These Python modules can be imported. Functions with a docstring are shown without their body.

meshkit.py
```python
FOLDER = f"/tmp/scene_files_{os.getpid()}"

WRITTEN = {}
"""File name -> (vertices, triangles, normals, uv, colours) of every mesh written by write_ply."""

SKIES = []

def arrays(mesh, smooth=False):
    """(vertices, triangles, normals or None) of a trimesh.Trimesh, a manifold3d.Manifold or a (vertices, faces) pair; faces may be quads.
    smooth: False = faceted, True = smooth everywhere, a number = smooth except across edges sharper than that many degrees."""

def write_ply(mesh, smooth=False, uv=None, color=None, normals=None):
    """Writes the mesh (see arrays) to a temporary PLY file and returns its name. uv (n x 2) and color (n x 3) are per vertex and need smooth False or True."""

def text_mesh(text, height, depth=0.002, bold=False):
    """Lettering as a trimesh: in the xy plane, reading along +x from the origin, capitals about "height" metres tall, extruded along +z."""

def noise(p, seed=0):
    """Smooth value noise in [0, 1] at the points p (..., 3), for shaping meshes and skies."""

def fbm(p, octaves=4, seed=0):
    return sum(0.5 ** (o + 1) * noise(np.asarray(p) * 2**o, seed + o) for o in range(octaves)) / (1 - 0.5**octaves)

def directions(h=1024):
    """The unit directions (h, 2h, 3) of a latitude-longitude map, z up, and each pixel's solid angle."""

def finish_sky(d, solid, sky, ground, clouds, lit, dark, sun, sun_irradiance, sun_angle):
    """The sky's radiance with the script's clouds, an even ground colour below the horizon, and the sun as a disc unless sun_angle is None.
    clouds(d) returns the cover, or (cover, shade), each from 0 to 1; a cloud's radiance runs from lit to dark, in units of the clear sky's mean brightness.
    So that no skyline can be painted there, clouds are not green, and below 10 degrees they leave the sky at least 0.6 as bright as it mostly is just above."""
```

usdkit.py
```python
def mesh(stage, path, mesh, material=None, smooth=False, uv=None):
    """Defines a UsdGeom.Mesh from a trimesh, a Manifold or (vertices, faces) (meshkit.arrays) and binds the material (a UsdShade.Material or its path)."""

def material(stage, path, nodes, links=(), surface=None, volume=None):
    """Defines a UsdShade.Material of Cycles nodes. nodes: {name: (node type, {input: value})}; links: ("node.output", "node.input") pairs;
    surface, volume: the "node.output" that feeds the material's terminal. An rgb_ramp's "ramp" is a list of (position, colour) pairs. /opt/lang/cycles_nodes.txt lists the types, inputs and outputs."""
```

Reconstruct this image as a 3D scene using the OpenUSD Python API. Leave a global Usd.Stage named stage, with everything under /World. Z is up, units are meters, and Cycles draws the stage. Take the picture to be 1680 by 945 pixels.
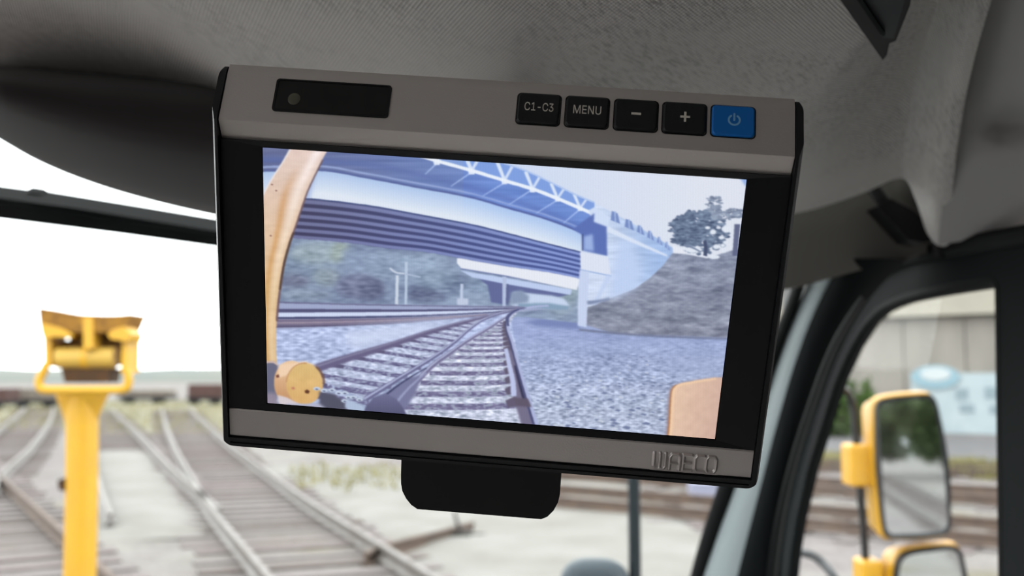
import math, random
import numpy as np
import trimesh
import manifold3d as m3
from shapely.geometry import Polygon, LineString, Point
from shapely import affinity
from PIL import Image, ImageDraw
from scipy.ndimage import gaussian_filter, map_coordinates
from scipy.interpolate import PchipInterpolator
from pxr import Usd, UsdGeom, UsdLux, UsdShade, Sdf, Gf, Vt
import usdkit, meshkit

random.seed(3)
RNG = np.random.default_rng(11)
stage = Usd.Stage.CreateInMemory()
UsdGeom.SetStageUpAxis(stage, "Z")
UsdGeom.SetStageMetersPerUnit(stage, 1.0)
WORLD = UsdGeom.Xform.Define(stage, "/World")
stage.SetDefaultPrim(WORLD.GetPrim())
UsdGeom.Scope.Define(stage, "/World/Looks")

# ------------------------------------------------------------------ camera, sky, exposure
F = 1700.0                                   # focal length in picture pixels (1680 wide)
EYE = np.array([0.0, 0.0, 2.2])              # inside the cab, 2.2 m over the ballast
PITCH = math.atan(139.5 / F)
RIGHT = np.array([1.0, 0, 0])
FWD = np.array([0, math.cos(PITCH), math.sin(PITCH)])
UP = np.array([0, -math.sin(PITCH), math.cos(PITCH)])
cam = UsdGeom.Camera.Define(stage, "/World/camera")
cam.CreateHorizontalApertureAttr(36.0)
cam.CreateVerticalApertureAttr(36.0 * 945 / 1680)
cam.CreateFocalLengthAttr(36.0 * F / 1680)
cam.CreateFStopAttr(12.5)
cam.CreateFocusDistanceAttr(0.352)
cam.CreateClippingRangeAttr(Gf.Vec2f(0.02, 5000))
cam.CreateExposureAttr(0.0)
cam.AddTransformOp().Set(Gf.Matrix4d(*RIGHT, 0, *UP, 0, *(-FWD), 0, *EYE, 1))
sky = UsdLux.DomeLight.Define(stage, "/World/sky")      # plain bright overcast
sky.CreateIntensityAttr(1.38)
sky.CreateColorAttr(Gf.Vec3f(0.985, 0.99, 1.0))


def ray(px, py):
    return FWD + RIGHT * (px - 840) / F + UP * (472.5 - py) / F


def at(px, py, Y):
    """The point Y metres ahead (world y) that shows at a picture position."""
    d = ray(px, py)
    return EYE + d * (Y / d[1])


def on_plane(px, py, p0, n):
    d = ray(px, py)
    return EYE + d * (np.dot(np.asarray(p0) - EYE, n) / np.dot(d, n))


def ground(px, py, z=0.0):
    d = ray(px, py)
    return (EYE + d * ((z - EYE[2]) / d[2]))


# ------------------------------------------------------------------ materials
def lin(r, g, b, k=1.0):
    c = np.array([r, g, b], float) / 255
    return tuple(k * np.where(c <= 0.04045, c / 12.92, ((c + 0.055) / 1.055) ** 2.4))


MATS = {}


def plain(name, rgb, rough=0.5, metal=0.0, spec=0.5, var=0.0, scale=6.0, bump=0.0, bscale=40.0, coat=0.0, rgb2=None, stretch=None, detail=4.0, K=None):
    """Principled material; noise between rgb and rgb2 (or a darker rgb) by var; fine bump."""
    K = 1.0 if K is None else 0.80 * K          # outdoor things: real albedos under a bright sky
    nodes = {"p": ("principled_bsdf", {"base_color": tuple(K * np.array(lin(*rgb))), "roughness": rough, "metallic": metal, "specular_ior_level": spec, "coat_weight": coat})}
    links = []
    if var or bump:
        nodes["t"] = ("texture_coordinate", {})
        src = "t.object"
        if stretch:
            nodes["mp"] = ("mapping", {"scale": stretch})
            links.append((src, "mp.vector"))
            src = "mp.vector"
    if var:
        a = K * np.array(lin(*rgb))
        b = K * np.array(lin(*rgb2)) if rgb2 else a * (1 - var)
        nodes["n"] = ("noise_texture", {"scale": scale, "detail": detail, "roughness": 0.6})
        nodes["r"] = ("rgb_ramp", {"ramp": [(0.32, tuple(a)), (0.68, tuple(b))]})
        links += [(src, "n.vector"), ("n.fac", "r.fac"), ("r.color", "p.base_color")]
    if bump:
        nodes["bn"] = ("noise_texture", {"scale": bscale, "detail": 3.0})
        nodes["b"] = ("bump", {"strength": bump, "distance": 0.002})
        links += [(src, "bn.vector"), ("bn.fac", "b.height"), ("b.normal", "p.normal")]
    MATS[name] = usdkit.material(stage, f"/World/Looks/{name}", nodes, links, surface="p.BSDF")


def fabric(name, rgb, thread, depth, slub):
    """Woven cloth: two crossed rows of threads, darker gaps between them, and loose dark slubs along the weave."""
    k = 2 * math.pi / thread
    a, g = np.array(lin(*rgb)), np.array(lin(*rgb)) * 0.42
    nodes = {"t": ("texture_coordinate", {}),
             "m": ("mapping", {"rotation": (0, 0, 0.12)}),
             "s": ("separate_xyz", {}),
             "kx": ("math", {"math_type": "multiply", "value2": k}), "ky": ("math", {"math_type": "multiply", "value2": k * 0.52}),
             "sx": ("math", {"math_type": "sine"}), "sy": ("math", {"math_type": "sine"}),
             "w": ("math", {"math_type": "multiply"}),
             "m1": ("mapping", {"rotation": (0, 0, -1.0)}), "m2": ("mapping", {"scale": (110, 800, 100)}),
             "n": ("noise_texture", {"scale": 1.0, "detail": 3.0, "roughness": 0.6}),
             "n2": ("noise_texture", {"scale": 9.0, "detail": 2.0}),
             "sl": ("rgb_ramp", {"ramp": [(0.50, (0, 0, 0)), (0.62, (1, 1, 1))]}),
             "pt": ("rgb_ramp", {"ramp": [(0.34, (0, 0, 0)), (0.56, (1, 1, 1))]}),
             "sm": ("math", {"math_type": "multiply"}), "sm2": ("math", {"math_type": "multiply", "value2": slub}),
             "c0": ("map_range", {"from_min": -1.0, "from_max": 1.0, "to_min": 1.0, "to_max": 0.0}),
             "mx": ("mix", {"color1": tuple(a), "color2": tuple(g)}),
             "mx2": ("mix", {"color2": tuple(np.array(lin(*rgb)) * 0.38)}),
             "b": ("bump", {"strength": depth, "distance": thread * 0.35}),
             "p": ("principled_bsdf", {"roughness": 0.9, "specular_ior_level": 0.15, "sheen_weight": 0.15})}
    links = [("t.object", "m.vector"), ("m.vector", "s.vector"), ("s.x", "kx.value1"), ("s.y", "ky.value1"), ("kx.value", "sx.value1"), ("ky.value", "sy.value1"),
             ("sx.value", "w.value1"), ("sy.value", "w.value2"), ("t.object", "m1.vector"), ("m1.vector", "m2.vector"), ("m2.vector", "n.vector"), ("t.object", "n2.vector"), ("n.fac", "sl.fac"), ("n2.fac", "pt.fac"),
             ("sl.color", "sm.value1"), ("pt.color", "sm.value2"), ("sm.value", "sm2.value1"),
             ("w.value", "c0.value"), ("c0.result", "mx.fac"), ("mx.color", "mx2.color1"), ("sm2.value", "mx2.fac"),
             ("mx2.color", "p.base_color"), ("w.value", "b.height"), ("b.normal", "p.normal")]
    MATS[name] = usdkit.material(stage, f"/World/Looks/{name}", nodes, links, surface="p.BSDF")


def pane(name, ior, tint=(1, 1, 1)):
    MATS[name] = usdkit.material(stage, f"/World/Looks/{name}", {"f": ("fresnel", {"IOR": ior}), "q": ("geometry", {}), "o": ("math", {"math_type": "subtract", "value1": 1.0}), "k": ("math", {"math_type": "multiply"}), "t": ("transparent_bsdf", {"color": tint}), "g": ("glossy_bsdf", {"roughness": 0.0, "color": (1, 1, 1)}), "m": ("mix_closure", {})},
                                 [("q.backfacing", "o.value2"), ("o.value", "k.value1"), ("f.fac", "k.value2"), ("k.value", "m.fac"), ("t.BSDF", "m.closure1"), ("g.BSDF", "m.closure2")], surface="m.closure")


fabric("headliner_cloth", (228, 226, 222), 0.0021, 0.8, 0.9)
fabric("pad_cloth", (52, 50, 50), 0.0016, 0.3, 0.0)
plain("side_trim", (150, 149, 148), 0.85, spec=0.2, bump=0.15, bscale=300)
plain("visor_vinyl", (104, 103, 99), 0.8, spec=0.25, bump=0.1, bscale=300)
plain("black_plastic", (13, 15, 18), 0.42, spec=0.4, bump=0.06, bscale=900)
plain("black_matt", (9, 11, 13), 0.6, spec=0.3)
plain("screen_border", (17, 18, 21), 0.35, spec=0.3)
plain("silver_paint", (192, 186, 183), 0.36, metal=0.65, spec=0.5, bump=0.05, bscale=1500)
plain("sensor_glass", (3, 4, 6), 0.08, spec=0.5)
plain("diode", (76, 76, 62), 0.25, spec=0.6)
plain("button_black", (18, 20, 24), 0.55, spec=0.35, bump=0.08, bscale=1200)
plain("button_blue", (0, 104, 186), 0.5, spec=0.35)
plain("floor_mat", (196, 192, 186), 0.9, spec=0.2)
plain("dash_grey", (120, 121, 122), 0.8, spec=0.2)
plain("body_grey", (120, 122, 122), 0.6, spec=0.3)
plain("print_grey", (205, 200, 190), 0.6, spec=0.2)
plain("print_pale_blue", (120, 175, 215), 0.6, spec=0.2)
plain("rubber", (8, 11, 12), 0.7, spec=0.15)
plain("door_trim", (9, 14, 16), 0.75, spec=0.12, bump=0.1, bscale=300)
plain("pillar_paint", (142, 153, 155), 0.5, spec=0.35)
plain("cab_panel", (92, 92, 92), 0.8, spec=0.2)
plain("yellow_paint", (255, 196, 40), 0.42, spec=0.45, var=0.15, scale=9, rgb2=(248, 186, 50), K=0.66)
plain("yellow_dull", (206, 146, 34), 0.6, spec=0.3, var=0.3, scale=25, rgb2=(140, 92, 22), K=0.6)
plain("roller_yellow", (250, 204, 96), 0.5, spec=0.3, K=0.6)
plain("brown_grease", (120, 76, 18), 0.6, spec=0.3, var=0.5, scale=30, K=0.450)
plain("mirror_yellow", (255, 190, 36), 0.4, spec=0.45, K=0.66)
plain("mirror_silver", (225, 230, 232), 0.03, metal=1.0)
plain("dark_paint", (26, 34, 38), 0.55, spec=0.3)
plain("grey_housing", (88, 100, 108), 0.55, spec=0.3, K=0.6)
plain("rail_steel", (176, 170, 164), 0.55, metal=0.2, var=0.4, scale=3, rgb2=(142, 130, 120), K=0.420)
plain("rail_rust", (150, 124, 106), 0.8, var=0.4, scale=4, rgb2=(122, 104, 94), K=0.420)
plain("sleeper_grey", (158, 140, 137), 0.9, var=0.4, scale=5, rgb2=(182, 168, 165), stretch=(1, 6, 1), K=0.390)
plain("sleeper_brown", (140, 118, 110), 0.9, var=0.4, scale=5, rgb2=(158, 148, 143), stretch=(1, 6, 1), K=0.390)
plain("sleeper_pale", (182, 168, 164), 0.9, var=0.4, scale=5, rgb2=(156, 148, 146), stretch=(1, 6, 1), K=0.390)
plain("concrete", (186, 180, 170), 0.9, var=0.25, scale=0.5, rgb2=(154, 149, 141), stretch=(1, 1, 0.25), K=0.600)
plain("concrete_pale", (206, 200, 184), 0.9, var=0.15, scale=0.6, K=0.600)
plain("hoarding", (214, 228, 232), 0.7, var=0.1, scale=1.5, rgb2=(196, 214, 220), K=0.600)
plain("mural_blue", (168, 204, 218), 0.7, K=0.600)
plain("mural_white", (232, 240, 242), 0.7, K=0.600)
plain("mural_grey", (160, 180, 188), 0.7, K=0.600)
plain("asphalt", (138, 136, 138), 0.95, var=0.2, scale=1.2, rgb2=(120, 118, 122), K=0.390)
plain("chalk", (214, 211, 203), 0.95, var=0.25, scale=0.9, rgb2=(186, 181, 170), bump=0.4, bscale=30, K=0.325)
plain("wagon_red", (100, 66, 60), 0.8, var=0.3, scale=2, K=0.600)
plain("wagon_dark", (44, 44, 46), 0.8, K=0.600)
plain("wagon_tan", (160, 148, 136), 0.85, var=0.3, scale=2, K=0.550)
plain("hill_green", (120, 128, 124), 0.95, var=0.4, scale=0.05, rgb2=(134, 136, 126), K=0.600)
plain("lilac", (196, 198, 226), 0.7, K=0.450)
plain("lever_iron", (62, 52, 46), 0.7, var=0.3, scale=20, K=0.450)
plain("foliage", (92, 124, 52), 0.7, spec=0.2, var=0.5, scale=0.8, rgb2=(66, 92, 44), K=0.600)
plain("foliage_dark", (96, 112, 70), 0.7, spec=0.2, var=0.5, scale=0.6, rgb2=(72, 90, 54), K=0.6)
plain("bark", (84, 72, 60), 0.9, K=0.6)
plain("grass_blade", (204, 194, 134), 0.8, spec=0.1, var=0.5, scale=0.9, rgb2=(170, 166, 112), K=0.48)
plain("grass_soil", (176, 166, 122), 0.95, var=0.5, scale=0.35, rgb2=(166, 162, 140), K=0.400)
pane("pane_glass", 1.12, (0.965, 0.985, 0.98))

# ballast and dirt: mauve-grey stones, pale dust, dry tufts in the dust
MATS["ballast"] = usdkit.material(stage, "/World/Looks/ballast", {
    "t": ("texture_coordinate", {}),
    "n1": ("noise_texture", {"scale": 0.16, "detail": 4.0, "roughness": 0.6}), "n2": ("noise_texture", {"scale": 0.9, "detail": 5.0, "roughness": 0.7}),
    "n3": ("noise_texture", {"scale": 0.33, "detail": 4.0, "roughness": 0.65}), "v": ("voronoi_texture", {"scale": 14.0}),
    "r1": ("rgb_ramp", {"ramp": [(0.42, lin(192, 182, 183, 0.325)), (0.56, lin(206, 202, 194, 0.325))]}),
    "r2": ("rgb_ramp", {"ramp": [(0.35, lin(150, 140, 139, 0.325)), (0.65, lin(228, 223, 215, 0.325))]}),
    "r3": ("rgb_ramp", {"ramp": [(0.58, (0, 0, 0)), (0.70, (0.75, 0.75, 0.75))]}),
    "vr": ("rgb_ramp", {"ramp": [(0.0, (1, 1, 1)), (1.0, (0.62, 0.60, 0.60))]}),
    "m1": ("mix", {"fac": 0.45}), "m2": ("mix", {"color2": lin(168, 160, 118, 0.325)}), "m3": ("mix", {"mix_type": "multiply", "fac": 0.55}),
    "b": ("bump", {"strength": 0.6, "distance": 0.03}), "p": ("principled_bsdf", {"roughness": 0.95, "specular_ior_level": 0.1})},
    [("t.object", "n1.vector"), ("t.object", "n2.vector"), ("t.object", "n3.vector"), ("t.object", "v.vector"), ("n1.fac", "r1.fac"), ("n2.fac", "r2.fac"), ("n3.fac", "r3.fac"),
     ("r1.color", "m1.color1"), ("r2.color", "m1.color2"), ("m1.color", "m2.color1"), ("r3.color", "m2.fac"), ("v.distance", "vr.fac"), ("m2.color", "m3.color1"), ("vr.color", "m3.color2"),
     ("m3.color", "p.base_color"), ("v.distance", "b.height"), ("b.normal", "p.normal")], surface="p.BSDF")
MATS["screen_light"] = usdkit.material(stage, "/World/Looks/screen_light", {
    "a": ("attribute", {"attribute": "picture"}),
    "p": ("principled_bsdf", {"base_color": (0.004, 0.004, 0.005), "roughness": 0.3, "specular_ior_level": 0.15, "emission_strength": 1.0})},
    [("a.color", "p.emission_color")], surface="p.BSDF")

# ------------------------------------------------------------------ prims
COUNT = {}


def fresh(parent, name):
    k = COUNT[(parent, name)] = COUNT.get((parent, name), -1) + 1
    return f"{parent}/{name}" + (f"_{k:03d}" if k else "")


def info(prim, label=None, cat=None, group=None, kind=None):
    for key, v in (("label", label), ("category", cat), ("group", group), ("kind", kind)):
        if v:
            prim.SetCustomDataByKey(key, v)


class Thing:
    """Collects the parts of a thing in world coordinates; done() writes an Xform at its base and the parts below it."""

    def __init__(self, name, label=None, cat=None, group=None, kind=None, matrix=None):
        self.name, self.meta, self.parts, self.matrix = name, (label, cat, group, kind), [], matrix

    def add(self, name, mesh, mat, label=None, smooth=30, kind=None, under=None):
        self.parts.append((name, mesh, mat, label, smooth, kind, under))
        return len(self.parts) - 1

    def done(self):
        path = fresh("/World", self.name)
        x = UsdGeom.Xform.Define(stage, path)
        info(x.GetPrim(), *self.meta)
        arr = [meshkit.arrays(p[1], p[4]) for p in self.parts]
        if self.matrix is None:
            lo, hi = np.min([a[0].min(0) for a in arr], 0), np.max([a[0].max(0) for a in arr], 0)
            base = np.array([(lo[0] + hi[0]) / 2, (lo[1] + hi[1]) / 2, lo[2]])
            x.AddTranslateOp().Set(Gf.Vec3d(*map(float, base)))
        else:
            base = np.zeros(3)
            x.AddTransformOp().Set(self.matrix)
        paths = []
        for (name, mesh, mat, label, smooth, kind, under) in self.parts:
            p = fresh(path if under is None else paths[under], name)
            v, f, n = meshkit.arrays(mesh, smooth)
            write_mesh(p, v - base, f, n, mat)
            info(stage.GetPrimAtPath(p), label=label, kind=kind)
            paths.append(p)
        self.path, self.paths = path, paths
        return path


def write_mesh(p, v, f, n, mat):
    m = UsdGeom.Mesh.Define(stage, p)
    m.CreatePointsAttr(Vt.Vec3fArray.FromNumpy(np.ascontiguousarray(v, np.float32)))
    m.CreateFaceVertexCountsAttr(Vt.IntArray.FromNumpy(np.full(len(f), 3, np.int32)))
    m.CreateFaceVertexIndicesAttr(Vt.IntArray.FromNumpy(np.ascontiguousarray(f.astype(np.int32).ravel())))
    m.CreateSubdivisionSchemeAttr("none")
    if n is not None:
        m.CreateNormalsAttr(Vt.Vec3fArray.FromNumpy(np.ascontiguousarray(n, np.float32)))
        m.SetNormalsInterpolation("vertex")
    UsdShade.MaterialBindingAPI.Apply(m.GetPrim()).Bind(MATS[mat])
    return m


def single(name, mesh, mat, label=None, cat=None, group=None, kind=None, smooth=30):
    path = fresh("/World", name)
    v, f, n = meshkit.arrays(mesh, smooth)
    lo, hi = v.min(0), v.max(0)
    base = np.array([(lo[0] + hi[0]) / 2, (lo[1] + hi[1]) / 2, lo[2]])
    m = write_mesh(path, v - base, f, n, mat)
    m.AddTranslateOp().Set(Gf.Vec3d(*map(float, base)))
    info(m.GetPrim(), label, cat, group, kind)
    return path


# ------------------------------------------------------------------ shapes
def cat(*ms):
    return trimesh.util.concatenate(list(ms))


def box(c, s, rz=0.0):
    b = trimesh.creation.box(s)
    if rz:
        b.apply_transform(trimesh.transformations.rotation_matrix(rz, [0, 0, 1]))
    b.apply_translation(c)
    return b


def soft_box(c, s, r, rz=0.0):
    """Box with rounded edges."""
    s = np.array(s, float) / 2
    r = min(r, *(s * 0.95))
    pts = np.array([(i, j, k) for i in (-1, 1) for j in (-1, 1) for k in (-1, 1)]) * (s - r)
    ball = trimesh.creation.icosphere(2, r).vertices
    b = trimesh.convex.convex_hull((pts[:, None] + ball[None]).reshape(-1, 3))
    if rz:
        b.apply_transform(trimesh.transformations.rotation_matrix(rz, [0, 0, 1]))
    b.apply_translation(c)
    return b


def prism(pts, vec):
    """Planar polygon in space, extruded by vec."""
    pts, vec = np.array(pts, float), np.array(vec, float)
    o = pts.mean(0)
    n = np.linalg.svd(pts - o)[2][2]
    if np.dot(n, vec) < 0:
        n = -n
    u = np.linalg.svd(pts - o)[2][0]
    v = np.cross(n, u)
    poly = Polygon([((p - o) @ u, (p - o) @ v) for p in pts]).buffer(0)
    if poly.geom_type != "Polygon":
        poly = max(poly.geoms, key=lambda g: g.area)
    m = trimesh.creation.extrude_polygon(poly, 1.0, engine="earcut")
    q = m.vertices
    m.vertices = o + q[:, :1] * u + q[:, 1:2] * v + q[:, 2:] * vec
    if m.volume < 0:
        m.invert()
    return m


def slab(pix, Y, depth):
    """A plate of the given outline standing Y metres ahead, depth metres thick."""
    return prism([at(x, y, Y) for x, y in pix], (0, depth, 0))


def grid(P, close_u=False, close_v=False):
    """Triangles over an (n, m, 3) array of points."""
    P = np.asarray(P, float)
    n, m = P.shape[:2]
    i, j = np.meshgrid(np.arange(n if close_u else n - 1), np.arange(m if close_v else m - 1), indexing="ij")
    a, b = (i * m + j).ravel(), (((i + 1) % n) * m + j).ravel()
    c, d = (((i + 1) % n) * m + (j + 1) % m).ravel(), (i * m + (j + 1) % m).ravel()
    return trimesh.Trimesh(P.reshape(-1, 3), np.r_[np.c_[a, b, c], np.c_[a, c, d]], process=False)


def solid_tube(S):
    """S: (n, m, 3) closed sections along a path; capped."""
    S = np.asarray(S, float)
    n, m = S.shape[:2]
    g = grid(S, close_v=True)
    v = np.r_[S.reshape(-1, 3), [S[0].mean(0), S[-1].mean(0)]]
    k = np.arange(m)
    f = np.r_[g.faces, np.c_[np.full(m, n * m), k, (k + 1) % m][:, ::-1], np.c_[np.full(m, n * m + 1), (n - 1) * m + k, (n - 1) * m + (k + 1) % m]]
    t = trimesh.Trimesh(v, f, process=False)
    if t.volume < 0:
        t.invert()
    return t


def smooth_path(pts, n):
    p = np.array(pts, float)
    if len(p) < 3:
        return np.linspace(p[0], p[-1], n)
    t = np.r_[0, np.cumsum(np.linalg.norm(np.diff(p, axis=0), axis=1))]
    return PchipInterpolator(t, p)(np.linspace(0, t[-1], n))


def tube(pts, r, n=40, sides=14, r1=None):
    q = smooth_path(pts, n)
    rr = np.linspace(r, r if r1 is None else r1, n)
    d = np.gradient(q, axis=0)
    d /= np.linalg.norm(d, axis=1, keepdims=True)
    ref = np.array([0, 0, 1.0]) if abs(d[0][2]) < 0.9 else np.array([1.0, 0, 0])
    out = []
    for k in range(n):
        a = np.cross(d[k], ref)
        a /= np.linalg.norm(a)
        b = np.cross(a, d[k])
        ref = b
        t = np.linspace(0, 2 * np.pi, sides, endpoint=False)[:, None]
        out.append(q[k] + rr[k] * (np.cos(t) * a + np.sin(t) * b))
    return solid_tube(out)


def rod(a, b, r, sides=24):
    return tube([a, b], r, 2, sides)


def band(L, R, YL, YR, bulge, thick, n=50, k=9):
    """A long moulding between two picture-space edges standing at real distances YL, YR (pairs: first to last end), rounded towards the cab, thick metres deep."""
    L, R = smooth_path(L, n), smooth_path(R, n)
    S = []
    for i in range(n):
        t = i / (n - 1)
        a, b = at(*L[i], YL[0] + (YL[1] - YL[0]) * t), at(*R[i], YR[0] + (YR[1] - YR[0]) * t)
        v = EYE - (a + b) / 2
        v /= np.linalg.norm(v)
        w = np.linspace(0, 1, k)[:, None]
        front = a + (b - a) * w + v * bulge * np.sin(np.pi * w) ** 0.8
        back = a + (b - a) * w[::-1] - v * thick
        S.append(np.r_[front, back])
    return solid_tube(S)


def to_manifold(m):
    return m3.Manifold(m3.Mesh(np.asarray(m.vertices, np.float32), np.asarray(m.faces, np.uint32)))


def from_manifold(m):
    q = m.to_mesh()
    return trimesh.Trimesh(q.vert_properties[:, :3], q.tri_verts, process=True)


def rounded(x0, y0, x1, y1, r, n=8):
    return Polygon([(x0 + r, y0 + r), (x1 - r, y0 + r), (x1 - r, y1 - r), (x0 + r, y1 - r)]).buffer(r, quad_segs=n)


# ------------------------------------------------------------------ the picture on the monitor
def curve(pts, n=60):
    p = np.array(pts, float)
    if len(p) == 2:
        return np.linspace(p[0], p[1], n)
    t = np.r_[0, np.cumsum(np.linalg.norm(np.diff(p, axis=0), axis=1))]
    return PchipInterpolator(t, p)(np.linspace(0, t[-1], n))


def paint_screen():
    """What the reversing camera shows, drawn with polygons and noise; returns sRGB values and the mapping from picture pixels."""
    X0, Y0, X1, Y1, K = 420, 232, 1236, 728, 2
    W, H = (X1 - X0) * K, (Y1 - Y0) * K
    rng = np.random.default_rng(5)
    yy, xx = np.mgrid[0:H, 0:W]
    px, py = xx / K + X0, yy / K + Y0
    im = np.zeros((H, W, 3), np.float32)

    def c(*v):
        return np.array(v, np.float32) / 255

    def patch(poly, blur):
        q = (np.array(poly, float) - (X0, Y0)) * K
        pad = int(3 * blur * K) + 2
        lo, hi = np.maximum(np.floor(q.min(0)).astype(int) - pad, 0), np.minimum(np.ceil(q.max(0)).astype(int) + pad, (W, H))
        if (hi <= lo).any():
            return (slice(0, 0), slice(0, 0)), np.zeros((0, 0), np.float32)
        m = Image.new("L", tuple(int(v) for v in hi - lo))
        ImageDraw.Draw(m).polygon([tuple(v) for v in q - lo], fill=255)
        m = np.asarray(m, np.float32) / 255
        return (slice(lo[1], hi[1]), slice(lo[0], hi[0])), gaussian_filter(m, blur * K) if blur else m

    def mask(poly, blur=0.8):
        m = np.zeros((H, W), np.float32)
        at_, p = patch(poly, blur)
        m[at_] = p
        return m

    def ribbon(pts, w0, w1):
        q = curve(pts, 50)
        w = np.linspace(w0, w0 if w1 is None else w1, len(q))[:, None] / 2
        d = np.gradient(q, axis=0)
        d /= np.linalg.norm(d, axis=1, keepdims=True) + 1e-9
        nrm = np.c_[-d[:, 1], d[:, 0]]
        return np.r_[q + nrm * w, (q - nrm * w)[::-1]]

    def stroke_mask(pts, w0, w1=None, blur=0.6):
        return mask(ribbon(pts, w0, w1), blur)

    def put(m, col):
        nonlocal im
        im = im * (1 - m[..., None]) + np.asarray(col, np.float32) * m[..., None]

    def fill(poly, col, blur=0.8):
        at_, m = patch(poly, blur)
        im[at_] = im[at_] * (1 - m[..., None]) + np.asarray(col, np.float32) * m[..., None]

    def stroke(pts, col, w0, w1=None, blur=0.6):
        fill(ribbon(pts, w0, w1), col, blur)

    def field(sx, sy):
        f = gaussian_filter(rng.standard_normal((H // 2 + 1, W // 2 + 1)).astype(np.float32), (sy * K / 2, sx * K / 2))
        f = np.kron(f, np.ones((2, 2), np.float32))[:H, :W]
        return f / f.std()

    def ramp(a, b, t):
        t = np.clip(t, 0, 1)[..., None]
        return a * (1 - t) + b * t

    # sky
    im[:] = ramp(c(196, 214, 246), c(220, 226, 240), (px - 700) / 450)
    # bank of weeds on the right, with the road and the gravel below it
    n1, n2, n3 = field(5, 1.6), field(2.2, 1.0), field(14, 4)
    slope = [(945, 542), (950, 510), (1000, 488), (1040, 474), (1066, 455), (1085, 436), (1100, 415), (1125, 417), (1160, 424), (1190, 414), (1240, 400), (1240, 570), (940, 570)]
    put(mask(slope), np.clip(ramp(c(140, 150, 176), c(132, 138, 160), (py - 420) / 120) + (n1 * 0.026 + n3 * 0.028)[..., None] + (n2 * 0.018)[..., None] * c(230, 255, 215), 0, 1))
    # tree on the bank, built of many small leaf dabs
    tree = np.zeros((H, W), np.float32)
    dab = Image.new("L", (W, H))
    dd = ImageDraw.Draw(dab)
    for k in range(620):
        a, r = rng.uniform(0, 2 * np.pi), np.sqrt(rng.uniform(0, 1))
        bx, by, sx, sy = [(1146, 374, 46, 29), (1152, 388, 42, 30), (1127, 380, 29, 26), (1142, 370, 36, 25)][k % 4]
        x, y, w, h = bx + sx * r * np.cos(a), by + sy * r * np.sin(a), rng.uniform(2, 6), rng.uniform(1.2, 3)
        dd.ellipse([(x - w - X0) * K, (y - h - Y0) * K, (x + w - X0) * K, (y + h - Y0) * K], fill=255)
    for k in range(210):
        bx, by, sx, sy = [(1172, 335, 12, 12), (1185, 352, 18, 9), (1208, 350, 9, 7), (1176, 350, 7, 10)][k % 4]
        x, y, w, h = bx + sx * rng.uniform(-1, 1), by + sy * rng.uniform(-1, 1), rng.uniform(1.5, 4), rng.uniform(0.7, 1.6)
        dd.ellipse([(x - w - X0) * K, (y - h - Y0) * K, (x + w - X0) * K, (y + h - Y0) * K], fill=190)
    tree = gaussian_filter(np.asarray(dab, np.float32) / 255, K * 0.6)
    put(tree * 0.92, np.clip(c(92, 110, 142) + (n2 * 0.05 + n1 * 0.04)[..., None] * c(235, 255, 245), 0, 1))
    stroke([(1156, 395), (1158, 408), (1157, 420)], c(70, 82, 116), 5, 6)
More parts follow.
